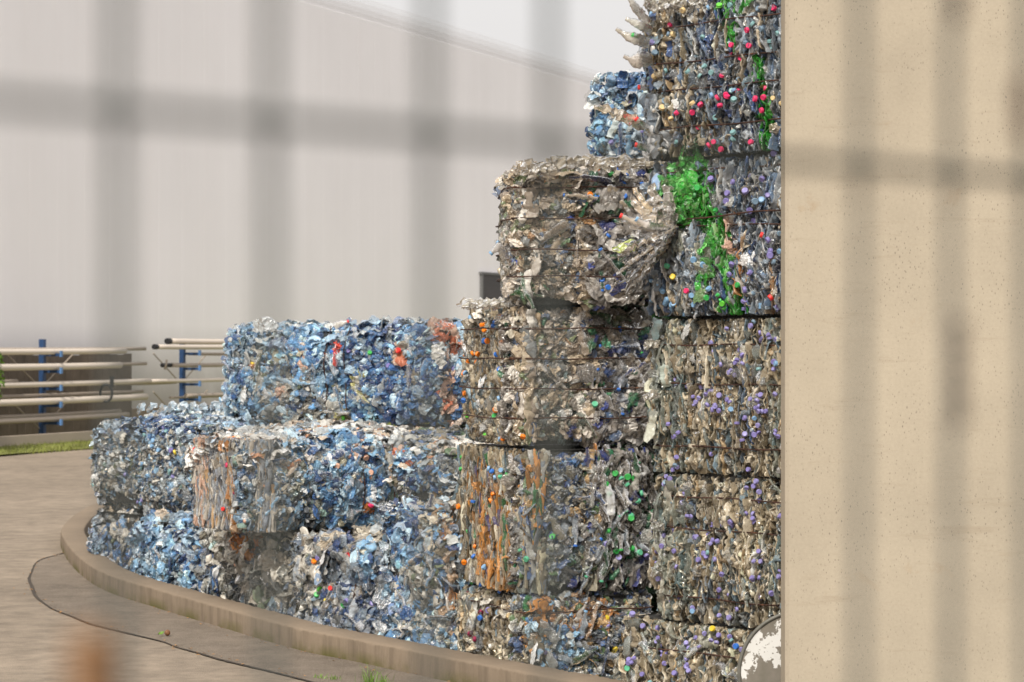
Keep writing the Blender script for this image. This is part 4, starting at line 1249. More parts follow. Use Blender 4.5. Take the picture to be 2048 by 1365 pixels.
# --- third
b, wz = rbale(1308, 637, 945, 103, 'beige bale full of lilac caps, middle one of the right stack', 'beige', (690, 767, 890), bulge=.05,
              zones=[(1330, 660, 1345, 930, 34, .55, 'greygreen'), (1385, 700, 1385, 760, 14, .5, 'bluegrey'), (1466, 790, 1480, 880, 22, .35, 'bluegrey'), (1340, 640, 1560, 650, 10, .5, 'beige'), (1540, 650, 1550, 930, 14, .4, 'greygreen')])
b.ribbons('front', 1500, lean=.12, L=(.10, .24), th=(.004, .010)); b.ribbons('front', 260, lean=.3, L=(.07, .13), th=(.010, .020)); b.sheets('front', 70, size=(.03, .07), tilt=.6); b.rings('front', 14); b.ribbons('left', 250, 'greygreen')
b.caps('front', 97, LIL); b.hwires(('front', 'left'), wz)
for i in (1, 4):
    y = 640 + i * 36 + (i * 17) % 11
    strip([(1320, y + 8, 13.9), (1302, y + 2, 13.88), (1288 + (i % 3) * 5, y + 14, 13.88)], .05, (.40, .37, .30, .75), b, 500 + i, n=10)
b.bottles('front', 8, 'beige', None, lean=.25, off=(-.035, -.01), L=(.13, .19))
b.finish()
# --- fourth
b, wz = rbale(1310, 945, 1238, 104, 'beige and grey bale with lilac caps, just above the lowest of the right stack', 'beige', (989, 1052, 1187), bulge=.045,
              zones=[(1330, 960, 1350, 1230, 34, .6, 'greygreen'), (1385, 1040, 1400, 1200, 18, .45, 'bluegrey'), (1540, 1060, 1550, 1230, 16, .45, 'greygreen'), (1490, 1050, 1500, 1068, 10, .6, 'palerust')])
b.ribbons('front', 1500, lean=.12, L=(.10, .24), th=(.004, .010)); b.ribbons('front', 260, lean=.3, L=(.07, .13), th=(.010, .020)); b.sheets('front', 70, size=(.03, .07), tilt=.6); b.rings('front', 14); b.ribbons('left', 250, 'greygreen')
b.caps('front', 97, LIL); b.hwires(('front', 'left'), wz)
for i in (2, 4):
    y = 960 + i * 44
    strip([(1325, y + 8, 13.9), (1312, y - 2, 13.88), (1300 + (i % 3) * 5, y + 14, 13.88)], .05, (.30, .31, .26, .7), b, 520 + i, n=10)
b.bottles('front', 8, 'greygreen', None, lean=.25, off=(-.035, -.01), L=(.13, .19))
b.finish()
# --- lowest
b, wz = rbale(1246, 1232, 1530, 105, 'lowest bale of the right stack, lilac caps and one yellow cap, sign leaning against it', 'beige', (1287,), bulge=.05,
              zones=[(1320, 1290, 1500, 1300, 40, .35, 'greygreen'), (1200, 1230, 1245, 1360, 12, .5, 'greygreen')])
b.ribbons('front', 1000, vrange=(.25, .86), lean=.2); b.sheets('front', 160, size=(.03, .08), tilt=.8, vrange=(.25, .86)); b.rings('front', 10); b.ribbons('left', 260)
b.sheets('top', 260, 'topbeige', size=(.05, .12), tilt=.3)
b.caps('front', 0, LIL, pxs=[(1434, 1257, 'yellow'), (1480, 1292, 'blue'), (1268, 1335, 'mint'), (1255, 1231, 'lilac2')], sizes=(1.2, 1.3))
b.caps('front', 150, LIL); b.hwires(('front', 'left'), wz)
b.bottles('front', 14, 'beige', None, lean=.8, off=(-.03, .0), vrange=(.45, .8))
b.finish()

# --- middle stack
MIDC = {'blue': 5, 'sky': 3, 'orange': 2, 'green': 1, 'white': 2}
b = Bale((xz(1023, 15.05)[0], 15.05), 4.0, .93, 1.25, 2.340, 3.236, 201, 'brown grey bale on top of the middle stack, one blue crumpled bottle showing', 'brownclear', bulge=.03, rnd=.05,
         wires=[CAMH - (y - HY) / FPX * 15.05 for y in (375, 437, 500, 553)],
         zones=[(1090, 320, 1095, 600, 85, .85, 'clay'), (1060, 405, 1062, 412, 13, .95, 'dkblue'), (1050, 590, 1080, 600, 25, .5, 'dgreen'), (1130, 430, 1150, 450, 12, .5, 'navy'), (1120, 470, 1140, 500, 16, .5, 'mixblue')])
b.sheets('front', 1500, size=(.025, .075), tilt=.9, urange=(0, .52)); b.sheets('front', 700, size=(.06, .14), tilt=.45, urange=(.45, .92)); b.ribbons('front', 160, urange=(.4, .9), th=(.02, .05))
b.ribbons('left', 700, 'beige'); b.sheets('left', 200, 'beige', size=(.03, .07), tilt=.8); b.sheets('top', 500, 'topbeige', size=(.06, .15), tilt=.3)
b.hwires(('front', 'left'), b.wires)
b.caps('front', 0, MIDC, pxs=[(1199, 337, 'orange'), (1237, 339, 'blue'), (1246, 368, 'blue'), (1240, 330, 'blue'), (1179, 390, 'orange'), (1192, 394, 'blue'), (1250, 393, 'blue'), (1218, 470, 'blue'), (1205, 562, 'blue'), (1180, 578, 'navy'), (1215, 575, 'blue'), (1270, 460, 'lilac'), (1225, 350, 'dgreen')], sizes=(1.2, 1.5))
b.caps('left', 14, {'blue': 3, 'sky': 2, 'white': 1})
spike_bottle([(1012, 520, 15.1), (1000, 492, 15.0), (990, 500, 15.0), (981, 508, 15.0)], b, 31, (.45, .42, .38, .75), .03, 'sky')
for i in range(18):
    x = 1030 + i * 15; y0_ = 330 - (i > 3) * 12 + (i * 7) % 9
    strip([(x, y0_ + 10, 15.0), (x + 20, y0_, 14.95), (x + 48, y0_ + 5, 14.98)], .06, (.50, .44, .34, .92) if i % 3 else (.36, .30, .22, .9), b, 540 + i, n=10)
b.bottles('front', 26, 'brownclear', {'blue': 3, 'orange': 1}, lean=.9, urange=(.42, .88)); b.film('front', 50, 'brownclear', urange=(.42, .92)); b.bottles('front', 14, 'clay', {'white': 1}, lean=1)
b.finish()

b = Bale((xz(1021, 15.05)[0], 15.05), 20.5, .98, 1.0, 1.462, 2.352, 202, 'grey and clear bale with orange caps on its narrow side, second in the middle stack', 'brownclear', bulge=.03, rnd=.05,
         wires=[CAMH - (y - HY) / FPX * 15.05 for y in (657, 718, 779, 838)],
         zones=[(1050, 640, 1070, 700, 26, .4, 'palerust'), (1100, 620, 1110, 890, 80, .8, 'clay'), (1110, 800, 1120, 880, 55, .35, 'greygreen'), (1255, 690, 1280, 700, 22, .5, 'navy'), (1200, 620, 1230, 650, 26, .5, 'dgreen'), (1230, 750, 1235, 880, 20, .3, 'navy')])
b.sheets('front', 1500, size=(.025, .075), tilt=.9, urange=(0, .55)); b.sheets('front', 700, size=(.06, .14), tilt=.45, urange=(.5, .92)); b.ribbons('front', 160, urange=(.5, .9), th=(.02, .05))
b.ribbons('left', 1200, 'beige', lean=.10, th=(.005, .012)); b.sheets('left', 120, 'beige', size=(.03, .07), tilt=.8); b.sheets('top', 160, 'topbeige', size=(.06, .12), tilt=.2)
b.hwires(('front', 'left'), b.wires)
b.caps('left', 0, MIDC, pxs=[(995, 634, 'orange'), (962, 652, 'orange'), (967, 661, 'orange'), (978, 682, 'orange'), (1008, 686, 'orange'), (948, 706, 'orange'), (955, 709, 'orange'), (921, 712, 'orange'), (940, 724, 'orange'), (949, 724, 'orange'), (936, 748, 'orange'),
                             (1008, 772, 'orange'), (923, 785, 'orange'), (934, 787, 'orange'), (988, 819, 'orange'), (999, 876, 'orange'), (1020, 872, 'orange'), (932, 637, 'sky'), (915, 650, 'green'), (987, 651, 'blue'), (971, 683, 'blue'), (992, 709, 'blue'), (938, 748, 'sky'),
                             (936, 762, 'sky'), (938, 800, 'blue'), (1001, 797, 'sky'), (925, 795, 'dgreen'), (930, 830, 'lime'), (985, 833, 'green'), (967, 870, 'lime'), (939, 878, 'blue'), (992, 879, 'sky'), (990, 645, 'blue'), (1004, 740, 'blue')], sizes=(1.15, 1.4))
b.caps('front', 0, MIDC, pxs=[(1241, 656, 'blue'), (1195, 741, 'blue'), (1264, 742, 'blue'), (1204, 834, 'blue'), (1238, 774, 'sky'), (1283, 707, 'green'), (1290, 782, 'blue'), (1187, 810, 'mint'), (1177, 735, 'sky'), (1240, 664, 'navy')], sizes=(1.2, 1.5))
for i in range(12):
    x = 915 + i * 10
    strip([(x, 612 + (i * 5) % 9, 15.3), (x + 18, 604, 15.2), (x + 34, 610, 15.2)], .05, (.44, .41, .34, .85), b, 580 + i, n=9)
b.bottles('front', 30, 'brownclear', {'blue': 3, 'sky': 1}, lean=.9, urange=(.45, .88)); b.film('front', 60, 'brownclear', urange=(.45, .92)); b.bottles('front', 12, 'clay', {'white': 1}, lean=1)
b.finish()

b = Bale((xz(1040, 15.0)[0], 15.0), 23.5, .95, 1.1, .535, 1.455, 203, 'bale with rust orange ribbons and green caps, above the lowest in the middle stack', 'brownclear', bulge=.02, rnd=.07, lump=.03,
         zones=[(1110, 920, 1120, 1190, 80, .8, 'mixblue'), (1120, 1150, 1130, 1190, 60, .4, 'greygreen'), (962, 990, 988, 1145, 34, .68, 'rustclear'), (1060, 960, 1065, 1030, 18, .4, 'rustclear'), (1100, 915, 1130, 930, 22, .7, 'dkblue'), (1180, 900, 1200, 910, 20, .5, 'orange'),
                (1120, 1030, 1130, 1080, 25, .3, 'navy')])
b.sheets('front', 1500, size=(.03, .085), tilt=.9, urange=(0, .6)); b.sheets('front', 200, size=(.04, .08), tilt=.45, urange=(.5, .85))
b.ribbons('front', 260, urange=(.5, .93), th=(.018, .035), wd=(.06, .10), L=(.2, .34), lean=.08, depth=.02)
b.ribbons('left', 2000, 'beige', L=(.18, .4), lean=.06, th=(.004, .008), wd=(.03, .06)); b.sheets('left', 40, 'beige', size=(.04, .08), tilt=.8)
b.caps('front', 0, MIDC, pxs=[(1278, 927, 'mint'), (1228, 947, 'green'), (1239, 957, 'mint'), (1208, 967, 'green'), (1250, 968, 'mint'), (1213, 990, 'mint'), (1281, 988, 'mint'), (1276, 1003, 'mint'), (1261, 1033, 'mint'), (1259, 1037, 'green'), (1211, 1060, 'green'),
                             (1228, 1103, 'dgreen'), (1262, 1097, 'green'), (1277, 1106, 'mint'), (1235, 1115, 'lilac2'), (1207, 1087, 'lilac'), (1205, 1140, 'mint'), (1214, 1172, 'mint'), (1232, 1186, 'mint'), (1253, 1181, 'green'), (1253, 1210, 'mint'), (1300, 1115, 'lilac'),
                             (1269, 956, 'green'), (1252, 953, 'green'), (1294, 1110, 'lilac'), (1225, 1175, 'green'), (1270, 893, 'blue'), (1106, 1075, 'green')], sizes=(1.3, 1.6))
b.caps('left', 0, MIDC, pxs=[(922, 913, 'green'), (924, 937, 'green'), (977, 938, 'sky'), (984, 944, 'blue'), (1001, 941, 'sky'), (988, 955, 'sky'), (1014, 947, 'green'), (1021, 943, 'mint'), (1000, 955, 'mint'), (1022, 960, 'green'), (1002, 920, 'lime'), (949, 1001, 'blue'), (975, 1001, 'orange'),
                            (979, 987, 'orange'), (923, 1013, 'orange'), (935, 1064, 'green'), (925, 1124, 'orange'), (942, 1115, 'blue'), (972, 1136, 'sky'), (1027, 1131, 'green'), (942, 1180, 'blue'), (983, 1184, 'blue'), (1002, 1184, 'sky'), (1024, 1185, 'sky'), (922, 1167, 'green'),
                            (952, 1168, 'blue'), (1034, 1105, 'mint'), (1031, 1038, 'green'), (944, 1094, 'orange'), (1040, 1118, 'mint')], sizes=(1.15, 1.4))
b.bottles('front', 46, 'brownclear', {'mint': 3, 'green': 2}, lean=.15, urange=(.45, .80), capped=.4); b.bottles('front', 14, 'mixblue', {'white': 1, 'blue': 1}, lean=1)
b.finish()
b = Bale((xz(1046, 14.98)[0], 14.98), 23.5, .93, 1.15, -.36, .53, 204, 'lowest bale of the middle stack, greyish with wine red caps, standing behind the kerb', 'greygreen', bulge=.04, rnd=.06,
         wires=[.435], zones=[(1110, 1250, 1130, 1330, 50, .5, 'ltblue'), (1100, 1210, 1190, 1240, 40, .5, 'palerust'), (1060, 1220, 1065, 1300, 20, .4, 'rustclear')])
b.sheets('front', 1500, 'mixblue', size=(.03, .08), tilt=.9, vrange=(.35, .89)); b.ribbons('left', 700, 'beige', vrange=(.4, .85)); b.sheets('left', 300, 'beige', size=(.04, .08), tilt=.8); b.sheets('top', 150, 'topbeige')
b.hwires(('front', 'left'), b.wires)
b.caps('left', 0, MIDC, pxs=[(964, 1223, 'wine'), (976, 1220, 'lilac2'), (950, 1268, 'wine'), (960, 1278, 'wine'), (994, 1226, 'grey'), (1020, 1231, 'cream'), (987, 1293, 'white'), (968, 1235, 'blue'), (925, 1188, 'wine')], sizes=(1.2, 1.4))
b.caps('front', 0, MIDC, pxs=[(1224, 1295, 'yellow'), (1212, 1250, 'lilac'), (1210, 1235, 'yellow')], sizes=(1.2, 1.4))
b.bottles('front', 14, 'mixblue', {'sky': 1, 'white': 1}, lean=1, vrange=(.5, .8))
b.finish()

# --- blue bale behind, at the top, with the unseen ones that carry it
b = Bale((xz(1180, 17.0)[0], 17.0), -14, 1.15, .9, 3.30, 4.02, 205, 'light blue bale far back on top, between the two tall stacks', 'ltblue', bulge=.02, rnd=.10, lump=.03)
b.ribbons('front', 700, th=(.01, .03)); b.sheets('front', 700, size=(.04, .10), tilt=.8); b.sheets('top', 400, 'topblue', size=(.05, .12), tilt=.4); b.ribbons('left', 300, th=(.01, .03))
b.caps('front', 26, {'lilac': 4, 'lilac2': 3, 'teal': 1, 'sky': 1}, sizes=(1.2, 1.5)); b.bottles('front', 24, 'ltblue', {'lilac': 1}, lean=.3); b.finish()
b = Bale((xz(1180, 17.0)[0] + .02, 17.02), -14, 1.13, .9, -.36, 3.29, 206, 'tall dark block of bales hidden behind the middle stack', 'dgreen', name='hidden_bale_stack', lump=.02)  # dark palette puts the shade of the gap into the bottle colours
b.sheets('front', 700, size=(.10, .2), tilt=.7); b.sheets('left', 300, size=(.1, .2), tilt=.7); b.finish()

# --- left group
def lb(pxA, ZA, pxB, ZB, D, z0, z1, seed, label, pal, **kw):
    A = np.array([(pxA - CX) / FPX * ZA, ZA]); B = np.array([(pxB - CX) / FPX * ZB, ZB]); d = B - A
    return Bale(A, math.degrees(math.atan2(d[1], d[0])), float(np.linalg.norm(d)), D, z0, z1, seed, label, pal, **kw)


big = dict(size=(.035, .09), tilt=.7, hgt=(.9, 1.6))
b = lb(447, 21.9, 905, 21.1, 1.2, 1.39, 2.27, 301, 'long light blue bale on top of the left group', 'ltblue', bulge=.03, rnd=.12, lump=.035, vwires=(1.02, 1.22),
       zones=[(760, 720, 880, 830, 75, .75, 'dkblue'), (560, 800, 660, 840, 40, .6, 'greychunk'), (460, 700, 480, 800, 60, .25, 'topblue'), (606, 690, 605, 730, 6, .9, 'peach'), (676, 690, 672, 705, 8, .8, 'red'), (690, 830, 700, 840, 16, .7, 'yellowish'), (800, 710, 802, 712, 10, .9, 'salmon'),
              (716, 750, 718, 790, 9, .7, 'yellowish'), (560, 780, 565, 790, 10, .8, 'peach'), (510, 728, 512, 730, 6, .9, 'orange'), (890, 780, 895, 810, 14, .8, 'salmon'), (880, 660, 905, 690, 20, .8, 'salmon'), (520, 730, 660, 800, 40, .3, 'greychunk'), (890, 720, 900, 860, 14, .5, 'peach')])
b.sheets('front', 3600, **big); b.sheets('front', 110, size=(.09, .16), tilt=.5, nz=False); b.sheets('left', 900, **big); b.sheets('top', 900, 'topblue', size=(.06, .14), tilt=.4); b.ribbons('front', 120, th=(.02, .05), horiz=True)
b.vwire('front', b.vwires, r=.005)
b.caps('front', 0, LIL, pxs=[(679, 676, 'orange'), (674, 709, 'red'), (667, 706, 'blue'), (703, 703, 'lilac'), (742, 707, 'green'), (803, 702, 'red'), (683, 836, 'lime'), (508, 729, 'yellow'), (663, 634, 'red'), (780, 732, 'lilac'), (900, 738, 'lilac2')], sizes=(1.4, 1.8))
spike_bottle([(668, 655, 21.2), (678, 648, 21.2), (688, 646, 21.2), (697, 643, 21.2)], b, 41, (.6, .58, .52, .9), .035, 'red')
strip([(508, 660, 21.4), (530, 648, 21.3), (555, 655, 21.3)], .12, (.62, .66, .68, .92), b, 42)
strip([(870, 650, 21.1), (890, 648, 21.0), (908, 652, 21.0)], .05, (.60, .16, .07, .95), b, 43, label='salmon red plastic edge')
strip([(868, 690, 20.95), (878, 715, 20.9), (884, 735, 20.95)], .09, (.70, .68, .62, .95), b, 44, label='white plastic flap')
b.bottles('front', 60, 'ltblue', {'sky': 2, 'white': 2, 'teal': 1}, lean=1.0, capped=.25); b.film('front', 90, 'ltblue')
b.finish()

b = lb(500, 17.9, 765, 18.6, .93, .70, 1.40, 302, 'whitish blue bale with a rusty fibrous side, middle layer of the left group', 'bluebeige', bulge=.03, rnd=.09, lump=.03, vwires=(.98, 1.34),
       zones=[(700, 870, 710, 1010, 60, .8, 'ltblue'), (560, 885, 590, 890, 60, .75, 'topwhite'), (720, 890, 725, 960, 14, .4, 'peach'), (610, 940, 620, 1000, 40, .3, 'greygreen'), (640, 880, 660, 1000, 20, .4, 'dkblue'), (735, 1012, 737, 1016, 11, .95, 'orange'), (458, 900, 465, 1050, 20, .5, 'palerust'), (390, 900, 400, 1040, 16, .3, 'peach'), (450, 1040, 480, 1060, 18, .35, 'orange'), (600, 900, 620, 920, 40, .4, 'ltblue')])
b.sheets('front', 2600, **big); b.ribbons('front', 500, th=(.012, .03), urange=(0, .5)); b.sheets('front', 70, size=(.09, .16), tilt=.5, urange=(.8, 1.4), nz=False)
b.ribbons('left', 3600, 'greyfibre', L=(.14, .4), lean=.05, th=(.004, .009), wd=(.03, .06)); b.sheets('top', 900, 'topwhite', size=(.05, .12), tilt=.35)
b.vwire('front', b.vwires, r=.005, vr=(.15, .9))
b.caps('left', 0, LIL, pxs=[(388, 899, 'red'), (436, 892, 'red'), (455, 930, 'pink'), (396, 1042, 'red'), (452, 1018, 'red'), (456, 877, 'orange'), (470, 985, 'wine')], sizes=(1.1, 1.4))
b.caps('front', 0, LIL, pxs=[(700, 902, 'peach'), (695, 912, 'peach'), (705, 918, 'white'), (667, 931, 'peach'), (731, 914, 'peach'), (737, 945, 'peach'), (735, 955, 'peach'), (737, 1012, 'pink'), (716, 893, 'peach')], sizes=(1.4, 1.8))
b.bottles('front', 34, 'ltblue', {'white': 2, 'peach': 1}, lean=1.0, capped=.25); b.film('front', 60, 'ltblue', urange=(.5, 1.2))
b.finish()
lm = b
b = lb(770, 17.4, 915, 17.0, 1.6, .95, 1.37, 304, 'low blue and white bale with red scraps, wedged between left group and middle stack', 'mixblue', bulge=.02, rnd=.12, lump=.04,
       zones=[(790, 880, 810, 925, 14, .7, 'salmon'), (830, 920, 860, 960, 35, .6, 'ltblue'), (800, 870, 900, 880, 30, .4, 'topwhite'), (840, 950, 860, 1000, 30, .5, 'dkblue')])
b.sheets('front', 1100, **big); b.sheets('top', 1200, 'topwhite', size=(.05, .12), tilt=.5); b.sheets('left', 400, **big); b.finish()

b = lb(748, 16.75, 908, 15.9, 1.0, -.36, 1.04, 305, 'tall blue grey bale leaning behind the kerb, next to the rusty ribboned bale', 'ltblue', bulge=.03, rnd=.13, lump=.05,
       zones=[(860, 990, 900, 1010, 34, .6, 'topbeige'), (800, 1040, 860, 1080, 50, .5, 'dkblue'), (850, 1180, 860, 1230, 60, .65, 'greychunk'), (890, 1000, 895, 1250, 18, .5, 'palerust'), (860, 1040, 880, 1090, 20, .5, 'beige'), (790, 1180, 800, 1260, 25, .5, 'topblue'), (890, 1100, 900, 1180, 20, .4, 'clay')])
b.sheets('front', 2800, **big); b.sheets('front', 60, size=(.09, .16), tilt=.5, nz=False); b.sheets('left', 700, **big); b.sheets('top', 600, 'topblue', size=(.05, .12), tilt=.4); b.ribbons('front', 150, th=(.02, .04), urange=(.6, .9)); b.bottles('front', 40, 'ltblue', {'white': 2, 'sky': 1}, lean=1.0, capped=.2); b.film('front', 60, 'ltblue'); b.finish()

b = lb(585, 18.0, 746, 16.95, 1.2, -.36, .70, 306, 'clear and navy bale with red caps and a middle wire, right behind the kerb', 'bluegrey', bulge=.03, rnd=.08, lump=.03, vwires=(.98,),
       zones=[(600, 1100, 630, 1200, 35, .6, 'greychunk'), (690, 1200, 720, 1240, 40, .4, 'navy'), (650, 1060, 660, 1080, 40, .4, 'navy'), (730, 1080, 735, 1150, 12, .6, 'ltblue')])
b.sheets('front', 800, size=(.04, .09), tilt=.9); b.sheets('front', 420, size=(.09, .17), tilt=.5, nz=False); b.ribbons('front', 150, th=(.02, .05)); b.sheets('left', 300, **big); b.sheets('top', 300, 'topbeige')
b.vwire('front', b.vwires, r=.005, vr=(.3, .85))
b.caps('front', 0, LIL, pxs=[(694, 1111, 'red'), (666, 1177, 'red'), (668, 1096, 'sky'), (639, 1124, 'orange'), (646, 1180, 'lime'), (641, 1190, 'green'), (693, 1210, 'green'), (700, 1201, 'lilac'), (656, 1203, 'yellow'), (741, 1208, 'lilac'), (737, 1131, 'sky'), (748, 1045, 'teal'), (745, 1052, 'teal'),
                            (646, 1115, 'lilac'), (745, 1250, 'lilac'), (742, 1155, 'sky')], sizes=(1.3, 1.7))
b.bottles('front', 40, 'bluegrey', {'red': 1, 'lilac': 1, 'sky': 1}, lean=1.0, capped=.15); b.film('front', 70, 'bluegrey', size=(.1, .2))
b.finish()
b = lb(405, 19.75, 583, 18.1, 1.2, -.36, .69, 307, 'lumpy beige and grey bale right behind the kerb, under the rusty fibrous one', 'greychunk', bulge=.03, rnd=.10, lump=.05,
       zones=[(480, 1080, 505, 1090, 22, .5, 'orange'), (540, 1150, 560, 1200, 50, .35, 'topbeige'), (410, 1100, 420, 1180, 22, .6, 'dkblue'), (620, 1200, 640, 1210, 26, .5, 'navy')])
b.sheets('front', 1700, size=(.06, .15), tilt=.95); b.sheets('left', 500, **big); b.sheets('top', 700, 'topbeige', size=(.05, .12), tilt=.4)
b.caps('front', 0, LIL, pxs=[(476, 1045, 'peach'), (473, 1130, 'peach')], sizes=(1.5, 1.8)); b.bottles('front', 36, 'greychunk', {'white': 2}, lean=1.0, capped=.15); b.film('front', 80, 'greychunk', size=(.1, .2)); b.finish()
b = lb(256, 21.3, 416, 19.9, 1.3, -.36, .62, 308, 'small light blue bale low behind the kerb, in front of the end bale', 'ltblue', bulge=.03, rnd=.14, lump=.04,
       zones=[(330, 1020, 400, 1030, 22, .5, 'topwhite'), (370, 1060, 400, 1140, 26, .5, 'dkblue')])
b.sheets('front', 1300, size=(.06, .13), tilt=.95); b.sheets('left', 500, **big); b.sheets('top', 800, 'topblue', size=(.06, .14), tilt=.35); b.bottles('front', 20, 'ltblue', {'white': 1}, lean=1.0, capped=.1); b.film('front', 60, 'ltblue', size=(.08, .18)); b.finish()
b = lb(176, 22.5, 398, 21.2, 1.7, .60, 1.40, 309, 'blue grey bale at the left end of the group, upper layer', 'bluebeige', bulge=.02, rnd=.10, lump=.03,
       zones=[(260, 850, 380, 860, 22, .7, 'dkblue'), (200, 900, 260, 1000, 60, .35, 'greychunk'), (370, 900, 374, 912, 12, .8, 'topwhite')])
b.ribbons('front', 2300, L=(.06, .15), th=(.012, .03), lean=.35, wd=(.04, .08)); b.sheets('front', 1500, size=(.04, .08), tilt=.9); b.sheets('left', 700, 'topblue', **big); b.sheets('top', 1500, 'topblue', size=(.05, .12), tilt=.6)
b.caps('front', 0, LIL, pxs=[(354, 904, 'yellow'), (348, 901, 'lilac'), (322, 855, 'lilac')], sizes=(1.5, 1.8)); b.caps('front', 30, {'lilac2': 2, 'sky': 3, 'teal': 3, 'white': 2}, sizes=(1.2, 1.5)); b.finish()
b = lb(172, 22.55, 400, 21.0, 1.6, -.36, .605, 310, 'dark blue bale at the left end of the group, standing on the ground', 'dkblue', bulge=.03, rnd=.14, lump=.04,
       zones=[(230, 1050, 260, 1060, 34, .5, 'greychunk'), (172, 1000, 190, 1100, 14, .5, 'topblue'), (215, 1010, 260, 1030, 30, .4, 'clay')])
b.sheets('front', 1500, **big); b.sheets('left', 900, 'topblue', **big); b.bottles('front', 30, 'ltblue', {'white': 1}, lean=1.0, capped=.1); b.film('front', 80, 'dkblue'); b.finish()
# bales behind whose tops show
b = lb(262, 24.6, 450, 24.2, 3.0, -.36, 1.42, 311, 'pale blue bale top seen behind the left end bale', 'ltblue', bulge=.02, rnd=.12, lump=.04)
b.sheets('top', 2200, 'topblue', size=(.06, .13), tilt=.7); b.sheets('left', 700, **big); b.sheets('front', 300, **big)
for i in range(9):
    x = 275 + i * 21
    strip([(x, 828 - i * 1.2, 24.5), (x + 6, 816 - (i * 5) % 9, 24.4), (x + 16, 808 + (i * 7) % 9, 24.4)], .07, (.45, .58, .68, .85), b, 700 + i, n=8)
b.finish()
b = lb(400, 19.5, 770, 19.3, 2.5, -.36, 1.385, 312, 'bale carrying the long light blue bale, only its whitish top shows', 'topwhite', bulge=.02, rnd=.10, lump=.03)
b.sheets('top', 2000, 'topwhite', size=(.05, .12), tilt=.5); b.sheets('front', 200, 'mixblue', **big); b.finish()
b = lb(775, 19.2, 960, 19.2, 2.6, -.36, 1.36, 313, 'dark bale in the gap under the right end of the long blue bale', 'mixblue', bulge=.02, rnd=.08, lump=.03)
b.sheets('top', 900, 'mixblue', size=(.06, .13), tilt=.5); b.sheets('front', 400, 'mixblue', **big); b.finish()

# ================================================================== SMALL THINGS ON THE GROUND
Zn = 10153 / (1274 - 690.0); q = P(335, 1274, Zn)
mb = MB(); rgn = np.random.default_rng(9)
vs = []; fs = []
nu, nv = 20, 12
for j in range(nv + 1):
    th_ = math.pi * j / nv
    for i in range(nu):
        ph = 2 * math.pi * i / nu; rr_ = .021 * (1 + .05 * math.sin(5 * ph + 3 * th_) + rgn.normal(0, .012))
        vs.append((rr_ * math.sin(th_) * math.cos(ph), rr_ * math.sin(th_) * math.sin(ph), .021 + rr_ * math.cos(th_)))
for j in range(nv):
    for i in range(nu): fs.append((j * nu + i, (j + 1) * nu + i, (j + 1) * nu + (i + 1) % nu, j * nu + (i + 1) % nu))
mb.add(vs, fs); o = mb.build('walnut', M_NUT, None, True, (q[0], q[1], .008)); tag(o, 'round brown nut lying on the pavement near the joint', 'nut')
q = P(320, 1271, Zn)
mb = MB(); vs = []; fs = []
for i in range(9):
    t = i / 8; w2 = .014 * math.sin(math.pi * min(1, t * 1.02)) + .0005
    for s_ in (-1, 0, 1): vs.append((t * .05 - .025, s_ * w2, .012 + .02 * t * t + abs(s_) * .006))
for i in range(8):
    for j in range(2): fs.append((i * 3 + j, (i + 1) * 3 + j, (i + 1) * 3 + j + 1, i * 3 + j + 1))
mb.add(vs, fs); o = mb.build('fallen_leaf', M_LEAF, None, False, (q[0], q[1], .008)); tag(o, 'small green leaf lying beside the brown nut', 'leaf'); o.rotation_euler = (R(30), 0, R(50))


def tuft(px, py, n, h, spread, seed, label):
    Z = 10153 / (py - 690.0); q = P(px, py, Z); rg_ = np.random.default_rng(seed)
    V, F = blades(n, lambda k: rg_.normal(0, spread, (k, 2)), h, (.0016, .0035), rg_)
    o = link('grass_tuft', mesh_np('grass_tuft', V, F, M_LEAF), None, (q[0], q[1], .006)); tag(o, label, 'grass tuft', 'grass tufts by the kerb foot')


tuft(738, 1368, 46, (.04, .15), .03, 1, 'tall grass tuft growing at the foot of the kerb')
tuft(765, 1372, 30, (.03, .12), .025, 2, 'thin grass tuft beside the tall one at the kerb foot')
tuft(668, 1361, 26, (.015, .04), .022, 3, 'low weed on the pavement joint next to the grass')
tuft(640, 1358, 22, (.015, .04), .022, 4, 'smallest low weed on the pavement joint')

V = []; F = []; k = 0; rl = np.random.default_rng(31)
for _ in range(170):
    if rl.random() < .6:
        i_ = rl.integers(0, len(apf)); c_ = apf[i_] + rl.normal(0, .05, 2); zz = .010
    else:
        i_ = rl.integers(len(fine) // 3, len(fine) - 60); c_ = fine[i_] - nf2[i_] * abs(rl.normal(0, .06)); zz = .010
    a1, a2 = rl.uniform(.006, .02), rl.uniform(.003, .009); an = rl.uniform(0, 3.14); ca, sa = math.cos(an), math.sin(an)
    for (x_, y_, z_) in ((-a1, 0, .001), (0, -a2, .004), (a1, 0, .003), (0, a2, .007)): V.append((c_[0] + x_ * ca - y_ * sa, c_[1] + x_ * sa + y_ * ca, zz + z_))
    F.append((k, k + 1, k + 2, k + 3)); k += 4
o = link('leaf_litter', mesh_np('leaf_litter', V, F, m_simple('dry_leaf', (.30, .16, .06), .8, .5, 9)))
tag(o, 'tiny dry leaf bits along the pavement joint and the kerb foot', 'leaf litter', kind='stuff')
